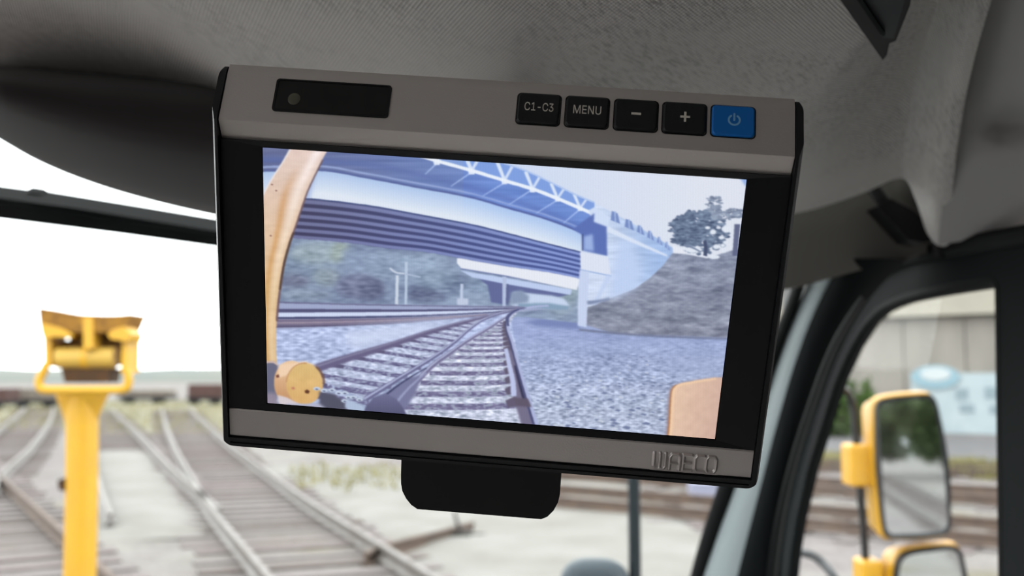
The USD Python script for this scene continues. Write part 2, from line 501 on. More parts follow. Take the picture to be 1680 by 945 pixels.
    for x, y, w, h in ((1170, 381, 5, 4), (1184, 390, 5, 3), (1190, 398, 4, 2.5), (1176, 405, 6, 4), (1186, 403, 4, 3), (1172, 422, 9, 3.5), (1188, 412, 4, 3), (1161, 374, 4, 2.5), (1179, 374, 4, 2), (1192, 376, 8, 6), (1138, 410, 14, 5), (1118, 408, 10, 4)):
        fill([(x + w * np.cos(t), y + h * np.sin(t)) for t in np.linspace(0, 6.28, 14)], c(222, 230, 244), 0.8)
    stroke([(1210, 368), (1208, 395), (1206, 420)], c(96, 104, 140), 9, 8)
    stroke([(1122, 402), (1135, 406), (1150, 414)], c(120, 134, 165), 3, 2)
    fill([(1100, 414), (1104, 402), (1120, 410), (1128, 416)], c(228, 232, 244), 1)
    # road and gravel
    road = [(840, 512), (950, 530), (1000, 545), (1040, 549), (1240, 556), (1240, 740), (700, 740), (800, 600)]
    t = (py - 545) / 130
    gcol = ramp(c(150, 166, 214), c(174, 186, 214), t)
    spk = np.where(py > 560, field(2.3, 0.9), field(3.2, 0.8))
    dark = np.clip((py - 565) / 60, 0, 1) * np.clip((1150 - px + (py - 600) * 0.6) / 90, 0.15, 1)
    put(mask(road, 1.2), np.clip(gcol + (spk * (0.02 + 0.048 * dark))[..., None] + (n3 * 0.012)[..., None], 0, 1))
    fill([(862, 527), (900, 522), (948, 526), (950, 540), (920, 538), (880, 535)], c(118, 134, 190), 2.5)
    stroke([(950, 541), (1050, 550), (1200, 556)], c(108, 116, 146), 3, 2, 1.2)
    # retaining wall with its open parapet
    wall = [(958, 345), (975, 333), (1000, 346), (1040, 368), (1103, 406), (1104, 414), (1087, 436), (1066, 456), (1040, 474), (1000, 490), (968, 503), (950, 500), (950, 410)]
    put(mask(wall), np.clip(ramp(c(206, 220, 246), c(158, 188, 236), (px - 985 + (420 - py) * 0.1) / 95) + (field(9, 1.2) * 0.018)[..., None], 0, 1))
    fill([(1000, 492), (1010, 430), (1020, 392), (1030, 395), (1050, 440), (1045, 470)], c(188, 208, 246), 6)
    stroke([(985, 370), (1040, 396), (1095, 420)], c(214, 226, 248), 9, 3, 1)
    for a, b, y, h in ((1003, 1017, 356, 18), (1026, 1040, 368, 16), (1046, 1057, 377, 14), (1063, 1073, 386, 14), (1079, 1087, 395, 12), (1092, 1099, 403, 12)):
        fill([(a + 1, y - h / 2 - 1), (b - 4, y - h / 2 + 3), (b, y + h / 2 + 2), (a - 1, y + h / 2 - 4)], c(116, 140, 200), 0.6)
        stroke([((a + b) / 2 - 1, y - h / 2), ((a + b) / 2, y + h / 2)], c(160, 184, 232), 2, 1.5, 0.5)
    # bank of shrubs behind the left tracks
    bank = [(455, 388), (640, 404), (755, 420), (800, 440), (850, 452), (948, 470), (948, 530), (860, 520), (455, 520)]
    v1, v2 = field(16, 7), field(4, 1.4)
    put(mask(bank), np.clip(c(132, 150, 182) + (v1 * 0.04 + v2 * 0.022)[..., None] * c(220, 255, 240), 0, 1))
    for x, y, w, h, col in ((495, 440, 35, 32, (126, 146, 172)), (520, 415, 44, 18, (160, 178, 186)), (560, 404, 14, 5, (176, 190, 160)), (552, 420, 10, 12, (158, 176, 168)), (536, 455, 22, 16, (150, 166, 176)),
                            (590, 470, 40, 22, (112, 118, 152)), (610, 475, 22, 18, (96, 104, 138)), (480, 462, 30, 12, (112, 116, 144)), (500, 484, 46, 10, (140, 156, 178)), (640, 436, 40, 22, (140, 160, 190)),
                            (700, 486, 32, 12, (98, 108, 142)), (715, 455, 36, 18, (136, 158, 184)), (690, 430, 44, 14, (158, 180, 208)), (745, 470, 20, 14, (104, 122, 154)), (790, 470, 26, 20, (132, 154, 184)), (776, 490, 30, 8, (146, 164, 194)), (920, 495, 26, 26, (150, 170, 190)), (935, 480, 14, 16, (128, 150, 162))):
        m = mask([(x + w * np.cos(t), y + h * np.sin(t)) for t in np.linspace(0, 6.28, 24)], 5)
        put(m * 0.75, np.clip(c(*col) + (v2 * 0.03)[..., None], 0, 1))
    # the two bridges beyond
    fill([(782, 454), (905, 474), (936, 482), (915, 488), (845, 478), (830, 500), (806, 496), (800, 468)], c(96, 106, 158), 1)
    fill([(842, 479), (905, 485), (925, 490), (935, 502), (850, 506), (838, 500)], c(196, 212, 240), 1.5)
    fill([(850, 498), (900, 497), (935, 503), (930, 508), (850, 506)], c(130, 160, 190), 1.5)
    fill([(838, 480), (855, 476), (868, 486), (866, 496), (838, 500)], c(134, 152, 184), 2)
    fill([(756, 444), (830, 456), (938, 475), (936, 484), (830, 466), (775, 455)], c(186, 204, 242), 0.8)
    stroke([(756, 441), (830, 453), (940, 473)], c(104, 116, 170), 2, 2, 0.5)
    fill([(750, 424), (757, 422), (830, 433), (952, 455), (946, 476), (830, 452), (757, 440), (750, 432)], c(228, 233, 244), 0.7)
    stroke([(828, 454), (827, 506)], c(178, 192, 226), 6, 5)
    stroke([(833, 466), (833, 500)], c(88, 98, 140), 2)
    stroke([(758, 466), (757, 500)], c(188, 202, 230), 4.5)
    stroke([(667, 430), (666, 505)], c(184, 202, 226), 4, 3.5)
    stroke([(652, 452), (651, 500)], c(202, 214, 232), 4.5)
    stroke([(640, 440), (653, 448), (664, 449)], c(196, 208, 228), 3, 2)
    stroke([(667, 450), (690, 455)], c(170, 186, 214), 2)
    fill([(750, 490), (768, 490), (768, 500), (750, 500)], c(190, 202, 228), 1)
    # deck of the near bridge seen from below
    g_top = curve([(425, 283), (522, 281), (600, 293), (685, 309), (770, 325), (840, 345), (890, 359), (955, 384)])
    g_bot = curve([(425, 322), (500, 326), (600, 337), (690, 353), (770, 368), (840, 385), (890, 398), (953, 414)])
    s_bot = curve([(425, 386), (480, 391), (565, 398), (640, 408), (700, 414), (750, 423), (800, 432), (850, 440), (900, 447), (953, 458)])
    chord = curve([(560, 232), (672, 251), (720, 265), (770, 279), (830, 297), (873, 310), (915, 326), (950, 341), (975, 352)])
    topch = [(740, 238), (780, 255), (823, 267), (862, 280), (905, 300), (950, 322), (975, 332)]
    deck = np.r_[[[425, 230]], chord, [[975, 352], [995, 372], [960, 386]], g_top[::-1]]
    put(mask(deck), np.clip(ramp(c(98, 108, 158), c(104, 138, 216), (px - 480) / 330) + (field(24, 1.5) * 0.016)[..., None], 0, 1))
    stroke([(425, 262), (600, 270), (700, 290), (800, 316), (900, 350), (950, 372)], c(86, 108, 184), 7, 4, 4)
    stroke(g_top + [0, -8], c(150, 172, 230), 3, 2, 1)
    stroke(g_top + [0, -1.5], c(84, 100, 168), 4, 4, 0.8)
    for a, b in (((717, 268), (698, 286)), ((772, 284), (740, 306)), ((828, 300), (792, 322)), ((872, 312), (835, 336)), ((914, 329), (880, 350)), ((950, 345), (925, 366))):
        stroke([a, b], c(160, 188, 246), 2.2, 1, 0.7)
    girder = np.r_[g_top, g_bot[::-1]]
    put(mask(girder, 0.7), ramp(c(170, 200, 246), c(222, 233, 248), (py - np.interp(px, g_top[:, 0], g_top[:, 1])) / 36) * 0.99)
    fill([(496, 283), (520, 281), (508, 328), (490, 327)], c(170, 190, 236), 3)
    # corrugated soffit
    gb, sb = np.interp(px, g_bot[:, 0], g_bot[:, 1]), np.interp(px, s_bot[:, 0], s_bot[:, 1])
    u = np.clip((py - gb) / (sb - gb), 0, 1) ** 1.06
    stripe = 0.5 + 0.5 * np.tanh(2.2 * np.sin(2 * np.pi * (u * 5.6 - 0.10)))
    lr = (px - 500) / 400
    put(mask(np.r_[g_bot, s_bot[::-1]], 0.6), ramp(c(66, 64, 100), c(72, 88, 156), lr) * (1 - stripe[..., None]) + ramp(c(112, 116, 162), c(132, 152, 218), lr) * stripe[..., None])
    stroke(g_bot, c(70, 84, 140), 2, 2, 0.5)
    # truss above the deck
    fill(np.r_[curve(topch, 40), chord[::-1]], c(122, 158, 230), 0.6)
    for a in (717, 774, 828, 874, 915, 952):
        y = np.interp(a, chord[:, 0], chord[:, 1])
        yt = np.interp(a, [p[0] for p in topch], [p[1] for p in topch])
        h = y - max(yt, 225)
        s = np.interp(a, [700, 960], [1.15, 0.75])
        stroke([(a - 13 * s, y - h - 4), (a, y)], c(214, 228, 250), 6 * s, 5 * s, 0.6)
        stroke([(a + 13 * s, y - h + 5), (a, y)], c(206, 222, 250), 4.5 * s, 4 * s, 0.6)
        fill([(a - 6 * s, y - 3), (a + 6 * s, y - 1), (a + 4 * s, y + 6 * s), (a - 4 * s, y + 6 * s)], c(218, 230, 250), 0.6)
    stroke(chord, c(232, 240, 252), 5.5, 5.5, 0.6)
    stroke(topch[1:], c(176, 200, 242), 2.5, 2.5, 0.6)
    stroke([(648, 250), (662, 252)], c(226, 236, 250), 4)
    # abutment: dark recess under the deck, bearing shelf, pier
    fill([(966, 345), (975, 340), (1000, 356), (998, 372), (975, 372)], c(204, 220, 248), 0.8)
    fill([(940, 376), (975, 350), (974, 364), (995, 372), (996, 420), (957, 411), (955, 385)], c(88, 112, 188), 1.2)
    fill([(958, 388), (972, 384), (974, 412), (958, 410)], c(150, 176, 232), 2)
    stroke([(956, 384), (956, 411)], c(60, 74, 130), 2)
    fill([(952, 413), (997, 421), (1002, 452), (953, 442)], c(218, 226, 244), 0.8)
    stroke([(953, 443), (1003, 453)], c(150, 176, 224), 1.5)
    stroke([(1000, 452), (975, 500)], c(190, 208, 244), 8, 4, 2)
    fill([(951, 443), (966, 446), (962, 537), (948, 534)], c(196, 210, 242), 0.8)
    stroke([(964, 497), (985, 494), (1000, 490)], c(120, 134, 172), 6, 3, 1.5)
    # left tracks, seen nearly edge on
    fill([(450, 496), (640, 500), (850, 503), (900, 507), (840, 512), (640, 545), (450, 548)], c(158, 168, 206), 1)
    for pts, col, w0, w1 in (([(450, 496), (640, 501), (860, 504)], (104, 104, 142), 2, 1), ([(450, 510), (640, 510), (860, 506)], (84, 84, 124), 6, 1.5), ([(450, 517), (640, 515), (860, 509)], (206, 218, 246), 7, 2),
                             ([(450, 522), (640, 520), (800, 513), (860, 508)], (62, 66, 108), 3, 1.5), ([(450, 531), (640, 526), (800, 517)], (122, 112, 142), 14, 3), ([(450, 530), (640, 526), (800, 516)], (160, 146, 166), 2, 1), ([(450, 536), (640, 531), (780, 520)], (88, 82, 116), 2, 1.5)):
        stroke(pts, c(*col), w0, w1, 0.7)
    # ballast between them and the near track
    bal = [(448, 542), (640, 533), (800, 518), (835, 512), (880, 740), (420, 740)]
    bs = field(3.2, 1.2)
    put(mask(bal, 1), np.clip(ramp(c(180, 194, 236), c(172, 186, 222), (py - 540) / 90) + (bs * 0.055)[..., None] + (n3 * 0.025)[..., None], 0, 1))
    fill([(560, 545), (700, 528), (800, 519), (720, 540), (640, 560), (580, 575)], c(204, 216, 246), 9)
    # sleepers
    r1 = curve([(500, 612), (545, 596), (590, 582), (640, 567), (700, 547), (760, 530), (815, 516), (850, 508)], 80)
    ra = curve([(600, 655), (660, 618), (696, 596), (727, 576), (752, 557), (770, 541), (796, 524), (840, 511)], 80)
    rb = curve([(648, 660), (680, 630), (710, 600), (742, 577), (765, 561), (802, 539), (822, 526), (850, 510)], 80)
    rr = curve([(880, 700), (862, 640), (848, 590), (840, 560), (833, 535), (834, 522), (850, 509), (900, 502)], 80)
    xa = lambda q, y: np.interp(y, *(q[np.argsort(q[:, 1])].T[::-1]))
    stone = field(2.2, 1.0)
    put(mask(np.r_[r1, ra[::-1]], 1), np.clip(c(186, 196, 226) + (stone * 0.06)[..., None], 0, 1))
    put(mask(np.r_[rb, [[833, 535], [848, 600], [862, 650], [880, 720], [640, 720], [630, 670]]], 1), np.clip(c(196, 204, 228) + (stone * 0.085)[..., None] * c(255, 240, 245), 0, 1))
    y = 529.0
    while y < 668:
        d = (y - 505) / 10
        xl = xa(rb, y) + 3
        xr = xa(rr[:60], y) - 2
        w = 0.60 * d + 0.6
        m = stroke_mask([(xl, y + d * 0.5), ((xl + xr) / 2, y + d * 0.55), (xr, y + d * 0.3)], w, w, 0.6)
        put(m * np.clip(0.78 + stone * 0.42, 0, 1), np.clip(c(112, 108, 148) + (bs * 0.03)[..., None], 0, 1))
        stroke([(xr - 2.2 * d, y + d * 0.25), (xr - 1.0 * d, y - d * 0.05), (xr - 1, y - d * 0.1)], c(98, 90, 116), w * 1.2, w * 2.2, 0.8)
        y += d * 1.42 + 0.6
    y = 530.0
    while y < 660:
        d = (y - 505) / 10
        xl = xa(r1, y) + 1.5 * d * 0.4
        xr = xa(ra, min(y + 1.3 * d, 650)) - 3
        if xr > xl + 4:
            m = stroke_mask([(xl, y), (xr, y + (xr - xl) * 0.16)], 0.6 * d + 0.5, 0.72 * d + 0.5, 0.6)
            put(m * np.clip(0.78 + stone * 0.42, 0, 1), np.clip(c(106, 104, 146) + (bs * 0.03)[..., None], 0, 1))
            stroke([(xl - d * 0.4, y - d * 0.2), (xl + 2.4 * d, y + d * 0.35)], c(92, 86, 122), d * 0.75, d * 0.5, 0.8)
        y += d * 1.42 + 0.7
    # rails
    stroke(r1, c(104, 98, 136), 15, 1.6, 1.2)
    stroke(r1 + [0, -3], c(132, 128, 164), 3, 1, 1)
    stroke(rb, c(116, 112, 152), 11, 1.6, 0.9)
    stroke(rb + [-1.2, -1.2], c(170, 176, 212), 3.2, 0.9, 0.6)
    stroke(ra, c(104, 104, 146), 9, 1.6, 0.9)
    stroke(ra + [-1.2, -1], c(168, 174, 212), 3.4, 1.0, 0.6)
    fill([(598, 672), (640, 640), (672, 618), (690, 616), (684, 640), (668, 668), (640, 686)], c(118, 120, 160), 2)
    stroke([(625, 655), (660, 628), (700, 604)], c(60, 62, 102), 3, 1.5, 0.8)
    stroke([(650, 662), (668, 640), (700, 612)], c(150, 156, 196), 4, 2, 0.8)
    fill([(830, 575), (842, 575), (866, 650), (880, 705), (858, 705), (846, 665)], c(116, 110, 140), 1.6)
    stroke([(830, 572), (836, 600), (842, 630), (843, 650)], c(186, 196, 236), 6, 9, 0.8)
    stroke([(846, 600), (854, 630), (864, 662)], c(52, 52, 84), 4, 8, 1)
    stroke(rr, c(170, 180, 222), 9, 2.2, 0.7)
    stroke(rr[:70] + [-3.2, 0], c(74, 76, 118), 4, 1, 0.7)
    stroke([(834, 535), (833, 524), (840, 514), (852, 508)], c(76, 82, 130), 3.5, 2, 0.7)
    fill([(842, 652), (866, 654), (872, 668), (846, 666)], c(96, 86, 108), 1.2)
    for k in range(160):
        x, yv = rng.uniform(850, 1090), rng.uniform(585, 705)
        if x < 850 + (yv - 585) * 0.35:
            continue
        s = rng.uniform(0.8, 2.2) * (yv - 520) / 120
        fill([(x - 2.2 * s, yv), (x - s * 0.4, yv - s * 0.9), (x + 2 * s, yv - 0.2 * s), (x + s, yv + 0.8 * s)], c(*((112, 124, 164) if k % 3 else (196, 206, 226))), 0.6)
    # machine parts that stand in the camera's view
    boom_r = curve([(541, 240), (520, 280), (505, 312), (495, 340), (485, 370), (475, 398), (465, 435), (458, 480), (454, 520), (453, 560), (455, 604)])
    boom_l = curve([(480, 238), (465, 265), (450, 288), (440, 305), (432, 322), (424, 345)])
    boom = np.r_[boom_r, [[420, 604], [420, 345]], boom_l[::-1]]
    fx = np.interp(py, boom_r[:, 1], boom_r[:, 0]) - px
    tt = np.clip((py - 250) / 250, 0, 1)
    wid = np.interp(py, [240, 320, 400, 600], [70, 70, 46, 30])
    s = np.clip(fx / wid, 0, 1.2)
    col = ramp(c(232, 202, 190), c(226, 188, 136), tt)
    hi = np.exp(-((s - 0.22) / 0.13) ** 2) * (1 - 0.55 * tt)
    lo = np.exp(-((s - 0.50) / 0.10) ** 2) * np.clip((py - 270) / 60, 0, 1) * (1 - 0.5 * tt)
    col = col + hi[..., None] * c(18, 30, 40) - lo[..., None] * c(10, 34, 62)
    put(mask(boom, 0.7), np.clip(col + (field(5, 2) * 0.008)[..., None], 0, 1))
    stroke(boom_l, c(236, 226, 226), 2.5, 1.5, 0.7)
    stroke(boom_r[4:48] + [1, 0], c(120, 92, 96), 2, 3, 0.7)
    stroke(boom_r[24:40] + [1, 0], c(92, 70, 60), 3, 3, 0.8)
    for x, y in ((446, 303), (453, 313), (444, 387)):
        fill([(x - 1.5, y), (x, y - 1.2), (x + 2, y), (x, y + 1.2)], c(130, 84, 74), 0.4)
    fill([(430, 594), (450, 594), (456, 600), (458, 640), (450, 662), (430, 664)], c(104, 106, 132), 1.6)
    fill([(430, 645), (452, 645), (460, 668), (430, 668)], c(146, 136, 156), 3)
    stroke([(434, 596), (446, 594), (456, 599)], c(214, 186, 178), 2, 2, 0.7)
    cyl = np.array([(480 + 28 * np.cos(t) - 2, 628 + 36 * np.sin(t)) for t in np.linspace(0, 6.28, 40)])
    put(mask(cyl, 0.8), ramp(c(240, 200, 158), c(206, 152, 106), (py - 590) / 60))
    fill([(458, 598), (500, 593), (520, 600), (490, 603), (470, 616), (456, 620)], c(244, 208, 172), 1.5)
    disc = np.array([(500 + 30 * np.cos(t), 630 + 34 * np.sin(t)) for t in np.linspace(0, 6.28, 40)])
    put(mask(disc, 0.8), np.clip(ramp(c(226, 188, 118), c(226, 176, 108), (py - 600) / 60) + (field(4, 3) * 0.008)[..., None], 0, 1))
    stroke(disc[20:31], c(198, 142, 92), 1.2, 1.2, 0.6)
    stroke(disc[33:40] + [2, 0], c(120, 86, 70), 3, 3, 1)
    fill([(500, 641), (504, 639), (508, 642), (506, 646), (501, 645)], c(104, 60, 40), 0.6)
    fill([(478, 636), (482, 635), (484, 638), (480, 639)], c(196, 118, 92), 0.8)
    fill([(453, 616), (457, 614), (458, 619), (454, 620)], c(120, 70, 58), 0.6)
    fill([(456, 648), (470, 652), (490, 662), (470, 670), (458, 662)], c(214, 202, 208), 1)
    fill([(470, 663), (560, 662), (590, 690), (470, 690)], c(176, 178, 204), 1.6)
    fill([(524, 642), (548, 646), (566, 660), (572, 676), (540, 674), (524, 662)], c(84, 84, 106), 2)
    for x, yv in ((520, 638), (532, 641), (545, 640), (556, 645), (566, 645), (572, 652), (566, 658), (580, 652), (590, 656)):
        a = [(x + 6 * np.cos(t), yv + 3 * np.sin(t)) for t in np.linspace(0, 6.28, 14)]
        fill(a, c(194, 208, 230), 0.6)
        fill([(x + 2.6 * np.cos(t), yv + 0.9 + 1.2 * np.sin(t)) for t in np.linspace(0, 6.28, 10)], c(104, 112, 146), 0.5)
    fill([(570, 655), (594, 664), (606, 684), (585, 682), (566, 668)], c(172, 190, 220), 1.5)
    lump = [(594, 686), (600, 668), (612, 652), (632, 645), (650, 654), (662, 670), (672, 690)]
    put(mask(lump, 1), ramp(c(110, 112, 152), c(84, 84, 120), (py - 645) / 36))
    guard = np.r_[curve([(1096, 722), (1099, 690), (1101, 655), (1103, 640), (1110, 632), (1130, 627), (1190, 619)], 40), [[1190, 740], [1096, 740]]]
    put(mask(guard + [-4, 1], 2), c(150, 128, 138))
    put(mask(guard, 0.7), np.clip(ramp(c(230, 194, 166), c(212, 174, 158), (px - 1110 + (py - 640) * 0.2) / 80) + (field(3, 3) * 0.008)[..., None], 0, 1))
    stroke(guard[:36] + [3, 1], c(244, 204, 166), 5, 3, 1.2)
    stroke(guard[:22] + [-0.5, 0], c(184, 122, 74), 2, 1.5, 0.7)
    fill([(1212, 288), (1232, 288), (1226, 306), (1222, 304)], c(146, 176, 232), 1.5)
    # soft video, fine columns of the panel
    im = gaussian_filter(im, (0.55 * K, 0.8 * K, 0))
    grey = im.mean(-1, keepdims=True)
    im = grey + (im - grey) * (0.88 - 0.12 * np.clip(1 - abs(py - 280) / 120, 0, 1) * (px < 760))[..., None]
    im *= 1 + 0.008 * np.sin(px * 2 * np.pi / 4.2)[..., None] + 0.008 * rng.standard_normal((H, W, 1)).astype(np.float32)
    return np.clip(im, 0, 1), (X0, Y0, K)
# ------------------------------------------------------------------ the monitor (millimetres in its own frame, then metres)
# pose of its face towards the eye: x to the right, y up, z out of the screen; origin at the face's middle
R1 = np.array([0.99572259, 0.07288238, -0.05678624])
R2 = np.array([-0.05281194, 0.95327604, 0.29744862])
R3 = np.cross(R1, R2)
T0 = np.array([-80.03002677, -45.10249675, 332.64314304])


def from_lens(v):                                            # lens frame (right, down, ahead) to world directions
    return v[0] * RIGHT - v[1] * UP + v[2] * FWD


MO = EYE + from_lens(T0 + 77 * R1 + 41 * R2) / 1000
MX, MY, MZ = from_lens(R1), from_lens(-R2), from_lens(-R3)
M_MON = Gf.Matrix4d(*map(float, MX), 0, *map(float, MY), 0, *map(float, MZ), 0, *map(float, MO), 1)


def mon_ray(px, py):
    d = ray(px, py)
    o = (EYE - MO) * 1000
    return np.array([o @ MX, o @ MY, o @ MZ]), np.array([d @ MX, d @ MY, d @ MZ])


KINK, TOP = np.array([49.5, 2.3]), np.array([64.5, -8.6])    # (y, z) of the sloping control strip
FS = (TOP - KINK) / np.linalg.norm(TOP - KINK)
FN = np.array([-FS[1], FS[0]]) * np.sign(FS[0])


def strip_xy(px, py):
    """Picture position to (x, distance up the control strip)."""
    o, d = mon_ray(px, py)
    n = np.array([0, FN[0], FN[1]])
    t = (np.array([0, *KINK]) - o) @ n / (d @ n)
    p = o + d * t
    return p[0], (p[1:] - KINK) @ FS


def face_xy(px, py, z=0.0):
    o, d = mon_ray(px, py)
    p = o + d * ((z - o[2]) / d[2])
    return p[0], p[1]


def strip_frame(m):
    """Mesh modelled in (x, s, n) millimetres on the control strip to the monitor's frame in metres."""
    v = np.array(m.vertices)
    yz = KINK + v[:, 1:2] * FS + v[:, 2:3] * FN
    m = trimesh.Trimesh(np.c_[v[:, 0], yz] / 1000, m.faces, process=False)
    if m.volume < 0:
        m.invert()
    return m


def mm(m):
    m = from_manifold(m) if isinstance(m, m3.Manifold) else m.copy()
    m.vertices = np.asarray(m.vertices) / 1000
    return m


def side_profile(pts, w):
    """Polygon in (y, z) extruded over x from -w to w, millimetres."""
    m = m3.Manifold.extrude(m3.CrossSection([np.array(pts, float)]), 2 * w)
    return m.transform(np.array([[0, 0, 1, -w], [1, 0, 0, 0], [0, 1, 0, 0]], float))


def ccw(p):
    return np.array(Polygon(p).exterior.coords[:-1]) if Polygon(p).exterior.is_ccw else np.array(p)[::-1]


mon = Thing("rear_view_monitor", "black and silver monitor under the cab roof showing railway tracks beneath a bridge", "monitor", matrix=M_MON)
outline = Polygon([(-93, -64.8), (93, -64.8), (93, 66), (-93, 66)]).buffer(-4).buffer(4, quad_segs=10)
front = m3.Manifold.extrude(m3.CrossSection([ccw(list(outline.exterior.coords)[:-1])]), 34).translate((0, 0, -30))
shell = side_profile(ccw([(-65.5, 1.0), (-64.9, 1.6), (49.2, 3.1), (50.2, 2.7), (63.6, -7.2), (64.9, -9.2), (64.6, -11.5), (60, -20), (40, -27), (-52, -27), (-63, -20), (-65.5, -10)]), 95)
pocket = side_profile(ccw([(-61.6, -1.1), (42.6, -1.1), (49.2, 0.4), (64, -10), (66.5, -12), (72, -12), (72, 20), (-61.6, 20)]), 90.7)
groove = side_profile(ccw([(-63.6, 1.0), (-63.0, 1.0), (-63.0, 5), (-63.6, 5)]), 90)
bevel = m3.Manifold.extrude(m3.CrossSection([ccw([(-93, -30), (93, -30), (93, 0.4), (91.4, 3.4), (-91.4, 3.4), (-93, 0.4)])]), 140).transform(np.array([[1, 0, 0, 0], [0, 0, -1, 70], [0, 1, 0, 0]], float))
body = mon.add("housing", mm((front ^ shell ^ bevel) - pocket - groove), "black_plastic", "black plastic outer shell")
# control strip and its lower lip
lip = [(43.0, -0.6), (43.2, -0.3), (48.6, 1.95), (49.5, 2.25), (50.3, 1.85), (63.2, -7.55), (64.6, -8.9), (65.6, -10.2), (65.4, -11.6), (63, -12.5), (47, -1.5)]
mon.add("control_strip", mm(side_profile(ccw(lip), 90.4)), "silver_paint", "silver sloping strip that carries the buttons")
mon.add("lower_strip", mm(side_profile(ccw([(-61.3, -0.9), (-61.3, 0.4), (-60.9, 0.75), (-51.5, 0.6), (-51.0, 0.3), (-51.0, -0.9)]), 90.4)), "silver_paint", "silver strip under the screen")
# black border, sloping in towards the picture
out_, in_ = [(-90.5, 43.1), (90.5, 43.1), (90.5, -50.9), (-90.5, -50.9)], [(-77.3, 41.3), (77.3, 41.3), (77.3, -48.4), (-77.3, -48.4)]
zo = [0.9, 0.9, 0.5, 0.5]
V = [(*p, z) for p, z in zip(out_, zo)] + [(*p, 0.2) for p in in_] + [(*p, -1.2) for p in in_] + [(*p, -1.2) for p in out_]
Fq = [q for k in range(4) for q in ((k, (k + 1) % 4, 4 + (k + 1) % 4, 4 + k), (4 + k, 4 + (k + 1) % 4, 8 + (k + 1) % 4, 8 + k), (12 + k, 12 + (k + 1) % 4, (k + 1) % 4, k))]
Fq = np.array(Fq)
ring = trimesh.Trimesh(np.array(V, float) / 1000, np.r_[Fq[:, [0, 2, 1]], Fq[:, [0, 3, 2]]], process=False)
ring.fix_normals()
mon.add("screen_border", ring, "screen_border", "matt black border around the picture", smooth=False)
# the lit picture: a fine grid that carries a colour at every vertex
NU, NV = 760, 440
uu, vv = np.meshgrid(np.linspace(-77, 77, NU), np.linspace(41, -48.1, NV))
P = np.stack([uu, vv, np.full_like(uu, 0.0)], -1)
Wp = MO + (P[..., :1] * MX + P[..., 1:2] * MY + P[..., 2:] * MZ) / 1000 - EYE
zc = Wp @ FWD
spx, spy = 840 + F * (Wp @ RIGHT) / zc, 472.5 - F * (Wp @ UP) / zc
pic, (X0, Y0, K) = paint_screen()
col = np.stack([map_coordinates(pic[..., c], [(spy - Y0) * K, (spx - X0) * K], order=1, mode="nearest") for c in range(3)], -1)
col = np.where(col <= 0.04045, col / 12.92, ((col + 0.055) / 1.055) ** 2.4)
scr = grid(P / 1000)
if scr.face_normals[0][2] < 0:
    scr.invert()
SCREEN = mon.add("screen", scr, "screen_light", "lit picture of tracks, bridge, tree and yellow machine parts", smooth=False)
# light sensor window
p = np.array([strip_xy(*q) for q in ((454, 132), (644, 139), (637, 192), (446, 185))])
x0, x1, s0, s1 = p[[0, 3], 0].mean(), p[1:3, 0].mean(), p[2:, 1].mean(), p[:2, 1].mean()
frame = rounded(x0, s0, x1, s1, 1.1)
win = mon.add("sensor_window", strip_frame(cat(trimesh.creation.extrude_polygon(frame.difference(rounded(x0 + 0.7, s0 + 0.9, x1 - 0.7, s1 - 0.5, 0.8)), 0.5, engine="earcut"))), "black_matt", "black frame of the sensor window")
g = trimesh.creation.extrude_polygon(rounded(x0 + 0.5, s0 + 0.6, x1 - 0.5, s1 - 0.4, 0.8), 0.25, engine="earcut")
mon.add("sensor_glass", strip_frame(g), "sensor_glass", "glossy black sensor glass", under=win)
cx, cs = strip_xy(483, 163)
d = trimesh.creation.icosphere(3, 2.0)
d.apply_scale([1, 1.05, 0.14])
d.apply_translation([cx, cs, 0.3])
mon.add("sensor_eye", strip_frame(d), "diode", "small pale round sensor", under=win)


def power_sign(h):
    a = np.linspace(math.radians(125), math.radians(415), 40)
    arc = LineString([(0.5 * h * math.cos(t), 0.5 * h * math.sin(t)) for t in a]).buffer(0.085 * h)
    bar = LineString([(0, 0.0), (0, 0.62 * h)]).buffer(0.085 * h)
    return cat(*[trimesh.creation.extrude_polygon(s, 0.12, engine="earcut") for s in (arc, bar)])


def fit(m, w, h, x, s, n):
    lo, hi = m.bounds
    m.apply_translation([-(lo[0] + hi[0]) / 2, -(lo[1] + hi[1]) / 2, -lo[2]])
    m.apply_scale([w / (hi[0] - lo[0]), h / (hi[1] - lo[1]), 1])
    m.apply_translation([x, s, n])
    return m


def caps(b, p0, p1):
    """Lettering that covers the picture box p0..p1 on the control strip."""
    a, c = strip_xy(*p0), strip_xy(*p1)
    return abs(c[0] - a[0]), (a[0] + c[0]) / 2


